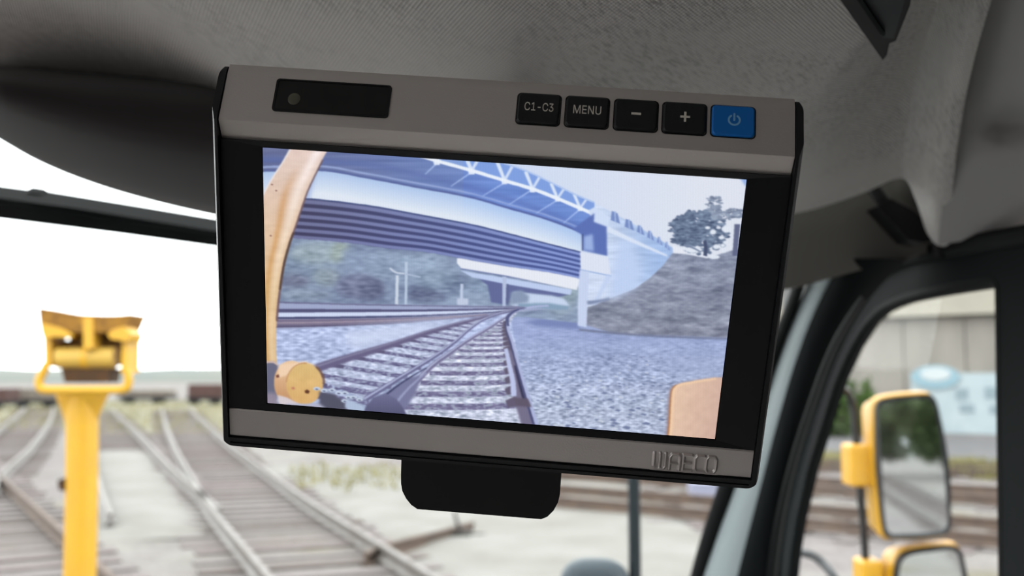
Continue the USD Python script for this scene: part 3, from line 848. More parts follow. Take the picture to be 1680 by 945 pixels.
px = [((850, 154), (920, 158), (917, 207), (848, 202)), ((929, 158), (1000, 162), (997, 211), (927, 206)), ((1009, 163), (1079, 168), (1077, 217), (1008, 212)),
      ((1088, 169), (1159, 174), (1156, 223), (1088, 217)), ((1168, 176), (1238, 180), (1236, 229), (1168, 224))]
Q = np.array([[strip_xy(*q) for q in b] for b in px])
mid, size = Q.mean(1), np.array([np.ptp(Q[:, [0, 1], 0], axis=1).mean() * 0.5 + np.ptp(Q[:, [2, 3], 0], axis=1).mean() * 0.5, (Q[:, :2, 1].mean() - Q[:, 2:, 1].mean())])
slot_label = ["black button marked C1-C3", "black button marked MENU", "black button marked with a minus", "black button marked with a plus", "bright blue power button"]
for k, (x, _) in enumerate(mid):
    s = mid[:, 1].mean()
    w, h = size / 2
    seat = trimesh.creation.extrude_polygon(rounded(x - w - 0.45, s - h - 0.4, x + w + 0.45, s + h + 0.45, 1.5).difference(rounded(x - w - 0.05, s - h - 0.05, x + w + 0.05, s + h + 0.05, 1.2)), 0.2, engine="earcut")
    lo_, hi_ = rounded(x - w, s - h, x + w, s + h, 1.3), rounded(x - w + 0.45, s - h + 0.45, x + w - 0.45, s + h - 0.45, 1.1)
    key = trimesh.convex.convex_hull([(*c, z) for c in lo_.exterior.coords for z in (-0.6, 0.75)] + [(*c, 1.15) for c in hi_.exterior.coords])
    b = mon.add("button", strip_frame(key), "button_blue" if k == 4 else "button_black", slot_label[k])
    mon.add("button_surround", strip_frame(seat), "black_matt", under=b)
    if k < 2:
        t = meshkit.text_mesh(["C1-C3", "MENU"][k], 2.6, 0.1)
        t = fit(t, [9.1, 8.7][k], 2.9, x + [0.1, 0.0][k], s + 0.45, 1.15)
        name = "lettering"
    elif k == 2:
        t, name = box((x + 0.0, s + 0.2, 1.2), (3.0, 0.75, 0.1)), "minus_sign"
    elif k == 3:
        t, name = cat(box((x + 0.1, s + 0.2, 1.2), (3.0, 0.7, 0.1)), box((x + 0.1, s + 0.2, 1.2), (0.7, 3.5, 0.1))), "plus_sign"
    else:
        t = power_sign(3.4)
        t.apply_translation([x + 0.2, s + 0.15, 1.14])
        name = "power_sign"
    mon.add(name, strip_frame(t), "print_grey" if k < 4 else "print_pale_blue", smooth=False, under=b)
# maker's name in raised strokes on the lower strip: W A E C O
a0, a1 = face_xy(1071, 768, 0.8), face_xy(1179, 748, 0.8)
LW, LH = (a1[0] - a0[0]) / 5.0, 5.6
u = 1.0
letters = [[[(0, 1), (0, 0.15), (0.12, 0), (0.42, 0), (0.42, 1)], [(0.42, 0), (0.72, 0), (0.84, 0.15), (0.84, 1)]],
           [[(0, 0), (0, 0.8), (0.15, 1), (0.62, 1), (0.72, 0.86), (0.72, 0)], [(0, 0.42), (0.72, 0.42)]],
           [[(0.62, 1), (0.0, 1), (0.0, 0), (0.62, 0)], [(0, 0.5), (0.55, 0.5)]],
           [[(0.66, 1), (0.14, 1), (0, 0.84), (0, 0.16), (0.14, 0), (0.66, 0)]],
           [[(0.14, 0), (0, 0.16), (0, 0.84), (0.14, 1), (0.56, 1), (0.7, 0.84), (0.7, 0.16), (0.56, 0), (0.14, 0)]]]
yb = face_xy(1125, 770, 0.8)[1] - 0.2
for k, strokes in enumerate(letters):
    xk = a0[0] + [0.15, 5.6, 10.2, 14.3, 18.2][k] * (a1[0] - a0[0]) / 22.0
    geo = None
    for st in strokes:
        g = LineString([(xk + 4.6 * x, yb + LH * y) for x, y in st]).buffer(0.36, join_style="mitre")
        geo = g if geo is None else geo.union(g)
    bx0, by0, bx1, by1 = geo.buffer(0.7).bounds
    lx, ly = np.meshgrid(np.arange(bx0, bx1, 0.09), np.arange(by0, by1, 0.09), indexing="ij")
    im_ = Image.new("L", lx.shape)
    for gg in getattr(geo, "geoms", [geo]):
        ImageDraw.Draw(im_).polygon([((a - bx0) / 0.09, (b - by0) / 0.09) for a, b in gg.exterior.coords], fill=255)
        for hole in gg.interiors:
            ImageDraw.Draw(im_).polygon([((a - bx0) / 0.09, (b - by0) / 0.09) for a, b in hole.coords], fill=0)
    hgt = gaussian_filter(np.asarray(im_, np.float32).T / 255, 1.6)
    L = grid(np.stack([lx, ly, 0.68 + 0.15 * (-51.5 - ly) / 9.4 + 0.75 * hgt], -1) / 1000)
    if L.face_normals[:, 2].mean() < 0:
        L.invert()
    mon.add("raised_letter", L, "silver_paint", smooth=True)
# bracket behind, with the tab that shows below and the arm up to the roof
zb = -12.0
tab = [face_xy(x, y, zb) for x, y in ((666, 755), (666, 772), (668, 784), (674, 796), (682, 806), (692, 813), (890, 829), (900, 825), (910, 815), (917, 802), (920, 790), (921, 775))]
tab = Polygon([(tab[0][0], 20)] + tab + [(tab[-1][0], 20)])
tm = trimesh.creation.extrude_polygon(tab, 4, engine="earcut")
tm.apply_translation([0, 0, zb - 24])
bracket = Polygon(list(tab.exterior.coords))
plate = trimesh.creation.extrude_polygon(bracket, 3.0, engine="earcut")
plate.apply_translation([0, 0, -30.0])
low = Polygon([(tab.bounds[0], -62)] + [q for q in tab.exterior.coords if q[1] < -62] + [(tab.bounds[2], -62)]).convex_hull.intersection(tab)
apron = trimesh.creation.extrude_polygon(low, 26, engine="earcut")
apron.apply_translation([0, 0, -30.0 - 8])
apron.apply_translation([0, 0, 10])
br = mon.add("mounting_bracket", mm(cat(plate, apron)), "black_matt", "matt black bracket whose rounded tab hangs below the screen", smooth=20)
arm_top = np.array([(at(840, 300, 0.74) + [0, 0, 0.02] - MO) @ a for a in (MX, MY, MZ)])
mon.add("bracket_arm", cat(tube([(0, -0.01, -0.03), (0, 0.03, -0.07), tuple(arm_top)], 0.011, 20)), "black_matt", under=br)
mon.done()
m_ = UsdGeom.Mesh(stage.GetPrimAtPath(mon.paths[SCREEN]))
UsdGeom.PrimvarsAPI(m_).CreatePrimvar("picture", Sdf.ValueTypeNames.Color3fArray, UsdGeom.Tokens.vertex).Set(Vt.Vec3fArray.FromNumpy(np.ascontiguousarray(col.reshape(-1, 3), np.float32)))

# ------------------------------------------------------------------ cab: roof lining, walls, windows
def H(z):
    return EYE[2] + z


E_pix = [(-900, -330, 0.74), (-500, -60, 0.80), (-250, 60, 0.86), (-100, 112, 0.89), (0, 132, 0.90), (170, 160, 0.90), (347, 200, 0.90), (600, 330, 0.90), (840, 390, 0.90), (1000, 384, 0.90), (1150, 370, 0.90), (1315, 345, 0.90),
         (1420, 313, 0.90), (1480, 288, 0.89), (1500, 300, 0.88), (1515, 335, 0.89), (1532, 385, 0.91), (1545, 400, 0.92), (1560, 402, 0.92)]
E3 = np.array([at(*q) for q in E_pix])
tE = np.r_[0, np.cumsum(np.linalg.norm(np.diff(E3, axis=0), axis=1))]
edge = PchipInterpolator(tE, E3)(np.unique(np.r_[np.linspace(0, tE[-1], 150), np.linspace(tE[11], tE[-1], 50)]))
rows = []
rng_y = np.linspace(0, 1, 40)
for e in edge:
    cx = e[0] if e[0] < 0.16 else 0.16 + (e[0] - 0.16) * 0.18
    sl = float(np.clip((0.10 - e[0]) / 0.5, 0, 1))
    hc = 0.168 + 0.092 * sl * sl * (3 - 2 * sl) + 0.065 * float(np.clip((e[0] - 0.2) / 0.15, 0, 1))
    slope = 0.16 + 0.2 * float(np.clip((e[0] - 0.25) / 0.12, 0, 1))
    c = np.array([cx, 0.22, H(hc)])
    t = rng_y[:, None]
    y = c[1] + (e[1] - c[1]) * t
    x = c[0] + (e[0] - c[0]) * t ** 1.5
    L = e[1] - c[1]
    h00, h01, h11 = 2 * t**3 - 3 * t**2 + 1, -2 * t**3 + 3 * t**2, t**3 - t**2
    z = h00 * c[2] + h01 * e[2] + h11 * (-slope * L)
    back = [[cx, yb, H(hc)] for yb in (-1.2, -0.6, -0.1, 0.12)]
    lip = [e + [0, 0.006, -0.001], e + [0, 0.014, 0.003], e + [0, 0.03, 0.03], e + [0, 0.06, 0.08]]
    rows.append(np.r_[back, np.c_[x, y, z], lip])
lining = grid(np.array(rows))
if lining.face_normals[:, 2].mean() > 0:
    lining.invert()
single("ceiling", lining, "headliner_cloth", "pale grey woven roof lining bulging down above the monitor", kind="structure", smooth=60)

# dark padded brow along the top of the windscreen on the left
top = smooth_path([(-95, 168), (-70, 132), (-30, 114), (20, 111), (120, 118), (240, 126), (347, 134), (600, 170), (800, 220), (840, 240)], 60)
bot = smooth_path([(-95, 172), (-60, 192), (0, 229), (60, 263), (120, 289), (200, 316), (347, 352), (500, 378), (700, 394), (840, 398)], 60)
S = []
for i in range(60):
    T, B = top[i], bot[np.argmin(abs(bot[:, 0] - top[i][0]))]
    xs = T[0]
    by = np.interp(xs, bot[:, 0], bot[:, 1])
    ty = T[1]
    sec = []
    for f, Y in ((-0.02, 0.90), (0.0, 0.83), (0.06, 0.775), (0.16, 0.745), (0.30, 0.735), (0.45, 0.74), (0.58, 0.755), (0.70, 0.778), (0.82, 0.805), (0.92, 0.835), (1.0, 0.87), (0.93, 0.91), (0.6, 0.93), (0.2, 0.93)):
        k = min(1.0, 0.25 + (xs + 95) / 110)
        sec.append(at(xs, ty + (by - ty) * f, 0.87 + (Y - 0.87) * k))
    S.append(sec)
single("sun_visor", solid_tube(S), "pad_cloth", "dark padded cloth visor along the windscreen top, left of the monitor", "sun visor", smooth=70)

# right-hand sun visor, folded against the roof, and its pivot
vis = Thing("sun_visor", "grey vinyl sun visor with black pivot, right of the monitor above the door window", "sun visor")
vis.add("visor_panel", slab([(1180, 360), (1318, 340), (1420, 306), (1492, 282), (1512, 330), (1532, 380), (1540, 410), (1470, 428), (1400, 446), (1330, 466), (1290, 474), (1180, 480)], 0.96, 0.02), "visor_vinyl", "grey vinyl panel", smooth=False)
vis.add("pivot_bracket", slab([(1440, 338), (1462, 326), (1500, 346), (1530, 372), (1536, 392), (1516, 398), (1492, 394), (1468, 368)], 0.925, 0.03), "black_matt", "black pivot clamp", smooth=False)
vis.add("pivot_rod", tube([at(1432, 306, 0.94), at(1446, 326, 0.935), at(1458, 340, 0.935)], 0.006, 12), "black_matt", "thin black pivot rod")
vis.add("pivot_rod", tube([at(1520, 380, 0.935), at(1536, 392, 0.935), at(1542, 420, 0.94)], 0.006, 12), "black_matt", "thin black pivot rod")
vis.done()

# grey side trim beyond the ridge of the lining
rid = smooth_path([(1600, -260, 0.50), (1590, 0, 0.60), (1578, 150, 0.70), (1564, 290, 0.80), (1553, 402, 0.90)], 40)
P = []
for (x, y, Y) in rid:
    row = []
    for k, dx in enumerate(np.linspace(-14, 420, 16)):
        dent = 0.035 * math.exp(-((y - 215 + dx * 0.08) / 34) ** 2) * min(1, max(0, (dx - 20) / 60))
        yy = y - (dx + 14) * 0.16 * (max(0.0, y) / 402) + 0.0
        row.append(at(x + dx, yy, Y + 0.012 - (dx + 14) * 0.00042 + dent))
    P.append(row)
tr = grid(np.array(P))
single("trim_1", cat(tr), "side_trim", "smooth grey moulded trim over the door at the right", kind="structure", smooth=70)

# corner of a black framed roof vent
def vent(pix, Y0, Y1, lift=0.0):
    return [at(x, y, Y0 + (Y1 - Y0) * (103 - y) / 303.0) - np.array([0, 0, lift]) for x, y in pix]


rv = Thing("roof_vent", "black angular roof vent frame, its corner showing at the top of the lining", "roof vent")
upv = np.array([0, 0.004, 0.014])
rv.add("vent_frame", prism(vent([(1449, 104), (1302, -112), (1330, -150), (1520, -150), (1503, -60), (1492, 2), (1470, 66), (1459, 71), (1456, 92)], 0.50, 0.36), upv), "black_matt", "black outer frame", smooth=False)
rv.add("vent_flap", prism(vent([(1449, 50), (1425, 6), (1345, -118), (1500, -118), (1484, -20), (1466, 52)], 0.50, 0.36, 0.004), upv), "dark_paint", "dark inner flap", smooth=False)
rv.add("vent_rib", prism(vent([(1450, 40), (1443, 34), (1410, -20), (1340, -120), (1352, -120), (1420, -18), (1452, 34)], 0.50, 0.36, 0.0065), upv), "door_trim", smooth=False)
rv.done()

# shell of the cab, mostly out of sight
roof = cat(box((-0.35, -0.1, H(0.31)), (1.7, 2.3, 0.02)))
single("roof_panel", roof, "cab_panel", "outer roof panel of the cab", kind="structure", smooth=False)
single("floor", box((-0.35, 0.1, 0.96), (1.7, 2.3, 0.04)), "floor_mat", "grey cab floor", kind="structure", smooth=False)
single("wall_back", box((-0.2, -1.2, 1.75), (1.4, 0.03, 1.6)), "cab_panel", "rear wall of the cab", kind="structure", smooth=False)
single("wall_left", cat(box((-0.92, 0.0, 1.25), (0.04, 2.3, 0.58)), box((-0.92, -1.0, 2.15), (0.04, 0.3, 0.75)), box((-0.92, 0.0, H(0.29)), (0.04, 2.3, 0.08))), "cab_panel", "left side of the cab below its window", kind="structure", smooth=False)
single("wall_right", cat(box((0.47, -0.28, 1.74), (0.04, 1.88, 1.5)), box((0.485, 0.3, H(0.215)), (0.03, 3.0, 0.23)), box((0.46, 1.05, 1.36), (0.04, 0.8, 0.74))), "cab_panel", "right side of the cab", kind="structure", smooth=False)
single("dashboard", soft_box((-0.38, 1.18, 1.36), (1.6, 0.5, 0.6), 0.06), "dash_grey", "grey dashboard below the windscreen", kind="structure")
single("vehicle_body", cat(soft_box((-0.4, 2.2, 1.05), (1.9, 1.5, 0.9), 0.12), soft_box((-0.6, 3.05, 0.75), (2.5, 0.4, 0.5), 0.05)), "body_grey", "bonnet and bumper of the vehicle", kind="structure")

# windscreen
WS0, WS1 = np.array([0, 1.00, H(0.26)]), np.array([0, 1.62, H(-0.55)])
WSN = np.cross([1, 0, 0], WS1 - WS0)
WSN = WSN / np.linalg.norm(WSN)
if WSN[1] < 0:
    WSN = -WSN


def ws(px, py, off=0.0):
    return on_plane(px, py, WS0 + WSN * off, WSN)


w = Thing("window_1", "raked windscreen glass", kind="structure")
c = [(-1.15, *WS0[1:]), (0.33, *WS0[1:]), (0.40, *WS1[1:]), (-1.2, *WS1[1:])]
w.add("pane", prism(c, WSN * 0.005), "pane_glass", smooth=False)
w.done()
wp = Thing("windscreen_wiper", "long black wiper parked across the top of the windscreen, left of the monitor", "wiper")


def ws_band(upper, lower, off, thick):
    a, b = [ws(x, y, off) for x, y in upper], [ws(x, y, off) for x, y in lower]
    return prism(np.array(a + b[::-1]), WSN * thick)


wp.add("wiper_arm", ws_band([(-160, 292), (0, 314), (38, 319), (46, 315), (66, 318), (72, 322), (215, 345), (347, 367), (700, 425), (900, 458)], [(-160, 306), (0, 330), (120, 346), (347, 382), (700, 440), (900, 470)], 0.03, 0.012), "rubber", "flat black arm", smooth=False)
wp.add("wiper_frame", ws_band([(-160, 302), (0, 325), (120, 341), (347, 378), (700, 434), (900, 464)], [(-160, 312), (0, 337), (120, 353), (347, 388), (700, 444), (900, 473)], 0.012, 0.016), "rubber", "black sprung frame", smooth=False)
wp.add("wiper_blade", ws_band([(-160, 308), (0, 333), (120, 350), (347, 385), (700, 440), (900, 470)], [(-160, 340), (0, 359), (120, 374), (200, 384), (347, 404), (700, 456), (900, 484)], 0.008, 0.012), "rubber", "black rubber blade", smooth=False)
wp.add("wiper_clip", prism([ws(x, y, 0.028) for x, y in ((203, 352), (216, 350), (228, 356), (212, 364))], -WSN * 0.006), "dark_paint", "small grey clip", smooth=False)
wp.add("pivot_arm", tube([ws(600, 410, 0.034), ws(640, 330, 0.034), ws(690, 190, 0.034)], 0.008, 12), "dark_paint", "arm up to the pivot")
wp.done()

# right front pillar: rubber seal, painted face, dark inner trim
pl = Thing("pillar_1", "raked right front pillar, grey-green paint between dark rubber seals", kind="structure")
pl.add("seal", band([(1128, 960), (1150, 880), (1180, 790), (1225, 670), (1262, 565), (1290, 495), (1310, 435)], [(1152, 960), (1178, 880), (1210, 790), (1252, 670), (1286, 565), (1312, 495), (1330, 440)], (1.36, 1.02), (1.34, 1.01), 0.006, 0.04), "rubber", "dark rubber windscreen seal")
pl.add("painted_face", band([(1150, 960), (1176, 880), (1208, 790), (1248, 676), (1282, 570), (1310, 500), (1345, 425)], [(1214, 960), (1234, 880), (1254, 800), (1282, 690), (1312, 590), (1340, 515), (1384, 425)], (1.34, 1.01), (1.27, 0.98), 0.007, 0.05), "pillar_paint", "grey-green painted metal")
pl.add("inner_trim", band([(1206, 960), (1226, 880), (1247, 800), (1276, 690), (1306, 590), (1336, 512), (1384, 424)], [(1280, 960), (1288, 880), (1304, 790), (1338, 680), (1376, 580), (1420, 500), (1490, 424)], (1.26, 0.97), (1.24, 0.95), 0.014, 0.05), "door_trim", "dark inner trim")
pl.add("trim_bead", band([(1256, 960), (1268, 870), (1288, 780), (1322, 670), (1362, 565), (1412, 485)], [(1274, 960), (1284, 870), (1302, 780), (1335, 670), (1372, 572), (1420, 492)], (1.235, 0.95), (1.235, 0.95), 0.010, 0.01), "rubber", "slim bead")
pl.done()

# right door: frame round the window, seal, pane
DN = np.array([1.0, 0.07, 0])
DN /= np.linalg.norm(DN)
D0 = np.array([0.372, 1.35, 0])


def door(px, py, off=0.0):
    return on_plane(px, py, D0 + DN * off, DN)


opening = [(1292, 1010), (1303, 905), (1312, 850), (1331, 770), (1353, 700), (1377, 625), (1402, 570), (1430, 527), (1462, 500), (1510, 483), (1570, 471), (1628, 461), (1640, 461), (1646, 468), (1648, 600), (1653, 1010)]
outer = [(1262, 1010), (1272, 900), (1296, 790), (1330, 670), (1366, 570), (1404, 492), (1440, 446), (1500, 418), (1600, 398), (1760, 372), (1900, 360), (1900, 1010)]
dr = Thing("door_1", "dark framed right door with rounded window", kind="structure")
o2 = [door(x, y) for x, y in outer]
i2 = [door(x, y) for x, y in opening]
uy = np.cross([0, 0, 1], DN)


def flat(p):
    return ((p - D0) @ uy, p[2])


ringp = Polygon([flat(p) for p in o2]).difference(Polygon([flat(p) for p in i2]))
ringp = max(getattr(ringp, "geoms", [ringp]), key=lambda g: g.area)


def door_solid(poly, a, b):
    m = trimesh.creation.extrude_polygon(poly, 1.0, engine="earcut")
    q = m.vertices
    m.vertices = D0 * [1, 1, 0] + q[:, :1] * uy + q[:, 1:2] * np.array([0, 0, 1]) + DN * (a + (b - a) * q[:, 2:])
    if m.volume < 0:
        m.invert()
    return m


dr.add("door_frame", door_solid(ringp, -0.004, 0.010), "door_trim", "dark green-black frame", smooth=False)
dr.add("window_seal", tube([door(x, y, 0.002) for x, y in opening], 0.007, 120, 10), "rubber", "black rubber window seal")
dr.add("frame_edge", tube([door(x + 0, y, -0.004) for x, y in [(1264, 1010), (1274, 900), (1298, 790), (1332, 670), (1368, 570), (1406, 492), (1442, 447), (1500, 420), (1600, 400), (1760, 374)]], 0.009, 90, 10), "rubber", "black door seal")
dr.add("pane", door_solid(Polygon([flat(p) for p in i2]).buffer(0.004), 0.004, 0.008), "pane_glass", smooth=False)
dr.done()
# things outside the glass close to the cab
arm = Thing("mirror_arm", "thin black tubular arm carrying the two yellow mirrors outside the right window", "mirror arm")
arm.add("upper_tube", tube([at(1300, 628, 1.9), at(1368, 634, 2.22), at(1388, 640, 2.26), at(1399, 664, 2.27), at(1404, 710, 2.27), at(1411, 800, 2.27), at(1419, 900, 2.27), at(1424, 1010, 2.27)], 0.0085, 60), "black_plastic", "black bent tube")
arm.done()
MN = np.array([-0.11, -1.9, 0.068])
MN /= np.linalg.norm(MN)


def mirror(name, label, glass, Y, clamp, side, dy):
    c = np.mean(glass, 0)
    p0 = at(c[0], c[1], Y)
    q = smooth_path([*glass, glass[0]], 60)[:-1]
    g3 = np.array([on_plane(x, y, p0, MN) for x, y in q])
    out = (g3 - g3.mean(0))
    ln = np.linalg.norm(out, axis=1, keepdims=True)
    rim_o = g3 + out / ln * 0.010
    t = Thing(name, label, "mirror")
    gl = prism(g3, -MN * 0.002)
    back = -MN * 0.012
    Vr = np.r_[g3 + MN * 0.002, rim_o + MN * 0.004, rim_o + back, g3 + back].reshape(4, -1, 3).transpose(1, 0, 2)
    rim = grid(Vr, close_u=True, close_v=True)
    rim.fix_normals()
    shell = trimesh.convex.convex_hull(np.r_[rim_o + out / ln * 0.004 + back, rim_o + out / ln * 0.007 + back * 3, g3.mean(0) + out * 1.03 - MN * 0.12])
    t.add("mirror_housing", shell, "mirror_yellow", "yellow back shell", smooth=25)
    t.add("mirror_rim", rim, "black_plastic", "black rim", smooth=30)
    t.add("mirror_glass", gl, "mirror_silver", "reflecting glass", smooth=False)
    a, b = at(*clamp[0], Y + 0.03), at(*clamp[1], Y + 0.03)
    s = [abs(b[0] - a[0]), 0.07, abs(a[2] - b[2])]
    t.add("mirror_clamp", soft_box((a + b) / 2 + [0, 0.04, 0], s, 0.008), "mirror_yellow", "yellow clamp block")
    t.done()


mirror("wing_mirror", "tall yellow wing mirror, upper of the two outside the right window", [(1441, 676), (1446, 664), (1480, 657), (1522, 654), (1530, 660), (1540, 700), (1548, 760), (1553, 820), (1555, 860), (1545, 870), (1500, 875), (1462, 876), (1455, 868), (1448, 790)], 2.2, ((1396, 730), (1434, 800)), -1, 0)
mirror("wing_mirror", "lower yellow wing mirror, cut off by the bottom of the picture", [(1474, 960), (1478, 925), (1490, 912), (1530, 905), (1562, 902), (1572, 910), (1578, 940), (1586, 1010), (1570, 1030), (1490, 1036), (1478, 1020)], 2.2, ((1416, 922), (1456, 1000)), -1, 0)
hose = Thing("cable", "curved black cable arching across the lower corner of the right window", "cable")
hose.add("cable_run", tube([door(1262, 908, 0.06), door(1300, 904, 0.08), door(1330, 910, 0.09), door(1352, 926, 0.10), door(1370, 950, 0.10), door(1386, 1010, 0.10)], 0.0065, 50), "black_plastic", "black sheath")
hose.done()
fm = Thing("front_mirror", "small dark grey mirror on an upright pole beyond the windscreen, under the monitor", "mirror")
fm.add("pole", rod(at(1039, 700, 1.75), [at(1043, 1010, 1.75)[0], 1.75, 1.46], 0.0105), "dark_paint", "dark round pole")
hd = trimesh.creation.icosphere(4, 1.0)
v = hd.vertices
hd.vertices = np.sign(v) * abs(v) ** 0.72
hd.apply_scale([0.058, 0.035, 0.052])
hd.apply_translation(at(976, 968, 1.75))
fm.add("mirror_back", hd, "grey_housing", "rounded grey housing", smooth=True)
fm.add("joint", rod(at(1020, 955, 1.75), at(1044, 955, 1.75), 0.012), "dark_paint")
fm.done()

# ------------------------------------------------------------------ outside
PY = 3.05
post = Thing("yellow_post", "upright yellow steel post with a saddle-shaped head, seen through the windscreen", "post")
a, b = at(132, 700, PY), at(132, 945, PY)
rpost = 26.0 * PY / F * 0.98
post.add("pole", tube([at(135, 640, PY + .05), at(131, 945, PY + .05), [at(131, 945, PY + .05)[0] - 0.002, PY + .05, 1.0]], rpost, 12, 28), "yellow_paint", "yellow round pole")
post.add("collar", solid_tube([[at(135, 640, PY + .05) + [w * math.cos(t), 0.6 * w * math.sin(t), dz] for t in np.linspace(0, 2 * np.pi, 20, endpoint=False)] for w, dz in ((0.079, 0.0), (0.076, -0.02), (0.062, -0.05), (0.05, -0.085), (0.046, -0.10))]), "yellow_paint", "flared collar")
sad = smooth_path([(63, 504), (100, 511), (140, 516), (180, 517), (214, 515)], 24)
sadlow = smooth_path([(66, 534), (100, 541), (140, 546), (180, 544), (203, 540)], 24)
post.add("saddle", slab([tuple(p) for p in sad] + [tuple(p) for p in sadlow[::-1]], PY - 0.05, 0.13), "yellow_dull", "dipped saddle plate", smooth=False)
post.add("saddle_lip", slab([(66, 530), (100, 538), (118, 548), (118, 554), (92, 552), (72, 556), (68, 545)], PY - 0.055, 0.10), "yellow_paint", smooth=False)
post.add("saddle_lip", slab([(203, 536), (214, 548), (210, 560), (182, 556), (176, 548), (186, 540)], PY - 0.055, 0.10), "yellow_paint", smooth=False)
post.add("side_plate", slab([(72, 548), (84, 548), (84, 600), (73, 602)], PY - 0.03, 0.10), "yellow_paint", "left cheek plate", smooth=False)
post.add("side_plate", slab([(201, 548), (209, 548), (208, 612), (198, 612)], PY - 0.03, 0.10), "yellow_paint", "right cheek plate", smooth=False)
post.add("back_plate", slab([(84, 542), (201, 542), (201, 600), (118, 602), (84, 600), (84, 560), (100, 558), (114, 558), (114, 551), (100, 551), (84, 553)], PY + 0.05, 0.012), "yellow_dull", smooth=False)
post.add("web", slab([(136, 520), (152, 520), (153, 572), (137, 572)], PY - 0.055, 0.06), "yellow_paint", "upright web", smooth=False)
post.add("roller", rod(at(95, 587, PY - 0.01), at(190, 587, PY - 0.01), 0.031), "roller_yellow", "pale yellow roller")
post.add("roller_band", rod(at(138, 587, PY - 0.01), at(148, 587, PY - 0.01), 0.033), "yellow_paint")
post.add("pivot_block", slab([(100, 604), (180, 604), (176, 628), (106, 628)], PY - 0.02, 0.09), "brown_grease", "greasy brown pivot block", smooth=False)
post.add("handle", tube([at(77, 598, PY - 0.06), at(70, 612, PY - 0.06), at(64, 626, PY - 0.06), at(68, 638, PY - 0.06), at(84, 640, PY - 0.06), at(140, 640, PY - 0.06), at(192, 640, PY - 0.06), at(208, 636, PY - 0.06), at(211, 624, PY - 0.06), at(207, 606, PY - 0.06)], 0.0125, 80), "yellow_paint", "bent bar handle")
post.add("bolt_box", slab([(94, 788), (108, 784), (108, 806), (96, 804)], PY + 0.02, 0.03), "brown_grease", "small brown box", smooth=False)
post.done()

# ground
n = 120
gx = np.sign(np.linspace(-1, 1, n)) * np.abs(np.linspace(-1, 1, n)) ** 2.4 * 320
GX, GY = np.meshgrid(gx, gx + 12, indexing="ij")
pts = np.stack([GX, GY, 0 * GX], -1)
g = grid(pts)
if g.face_normals[0][2] < 0:
    g.invert()
single("ground", g, "ballast", "pale grey stony railway yard", kind="structure", smooth=False)

# low hills and trees on the skyline
ang = np.linspace(0, 2 * np.pi, 260, endpoint=False)
ridge = []
ph = RNG.uniform(0, 6.28, 8)
for r, s in ((262, 0.0), (270, 0.7), (285, 1.0), (320, 1.15)):
    h = 2.75 + 0.4 * sum(np.sin(ang * k * 3 + ph[k]) / (k + 1) for k in range(8)) + 0.15 * RNG.standard_normal(len(ang))
    ridge.append(np.c_[r * np.cos(ang), r * np.sin(ang), h * s - 0.05])
single("hills", grid(np.array(ridge).transpose(1, 0, 2), close_u=True), "hill_green", "hazy green tree line on the skyline", kind="structure", smooth=40)

RAIL = np.array([(-0.07, 0), (0.07, 0), (0.07, 0.02), (0.012, 0.045), (0.012, 0.115), (0.036, 0.125), (0.036, 0.165), (-0.036, 0.165), (-0.036, 0.125), (-0.012, 0.115), (-0.012, 0.045), (-0.07, 0.02)])


def rail(path, z0=0.05, n=60):
    q = smooth_path(path, n)
    d = np.gradient(q, axis=0)
    d /= np.linalg.norm(d, axis=1, keepdims=True)
    nn = np.c_[-d[:, 1], d[:, 0]]
    return solid_tube([[np.r_[q[k] + nn[k] * p[0], z0 + p[1]] for p in RAIL] for k in range(n)])


SLEEPER_MATS = ["sleeper_grey", "sleeper_brown", "sleeper_pale"]


def track(label, path, sleepers=None, mat="rail_steel", pitch=0.65, gauge=1.435, group=None):
    q = smooth_path(path, 400)
    d = np.gradient(q, axis=0)
    d /= np.linalg.norm(d, axis=1, keepdims=True)
    nn = np.c_[-d[:, 1], d[:, 0]]
    t = Thing("railway_track", label, "railway track", group)
    for s in (1, -1):
        t.add("rail", rail((q + nn * s * (gauge / 2 + 0.035))[::8]), mat, smooth=20)
    L = np.r_[0, np.cumsum(np.linalg.norm(np.diff(q, axis=0), axis=1))]
    lo, hi = sleepers or (0, L[-1])
    for dist in np.arange(lo, min(hi, L[-1]), pitch):
        c = np.array([np.interp(dist, L, q[:, k]) for k in range(2)])
        a = np.array([np.interp(dist, L, d[:, k]) for k in range(2)])
        j = RNG.uniform(-1, 1, 3)
        t.add("sleeper", box((c[0] + 0.04 * j[0], c[1] + 0.04 * j[1], -0.015 + 0.008 * j[0]), (2.55 + 0.1 * j[2], 0.26, 0.10), math.atan2(a[1], a[0]) - math.pi / 2 + 0.02 * j[2]), SLEEPER_MATS[int(RNG.integers(3))], smooth=False)
    t.done()


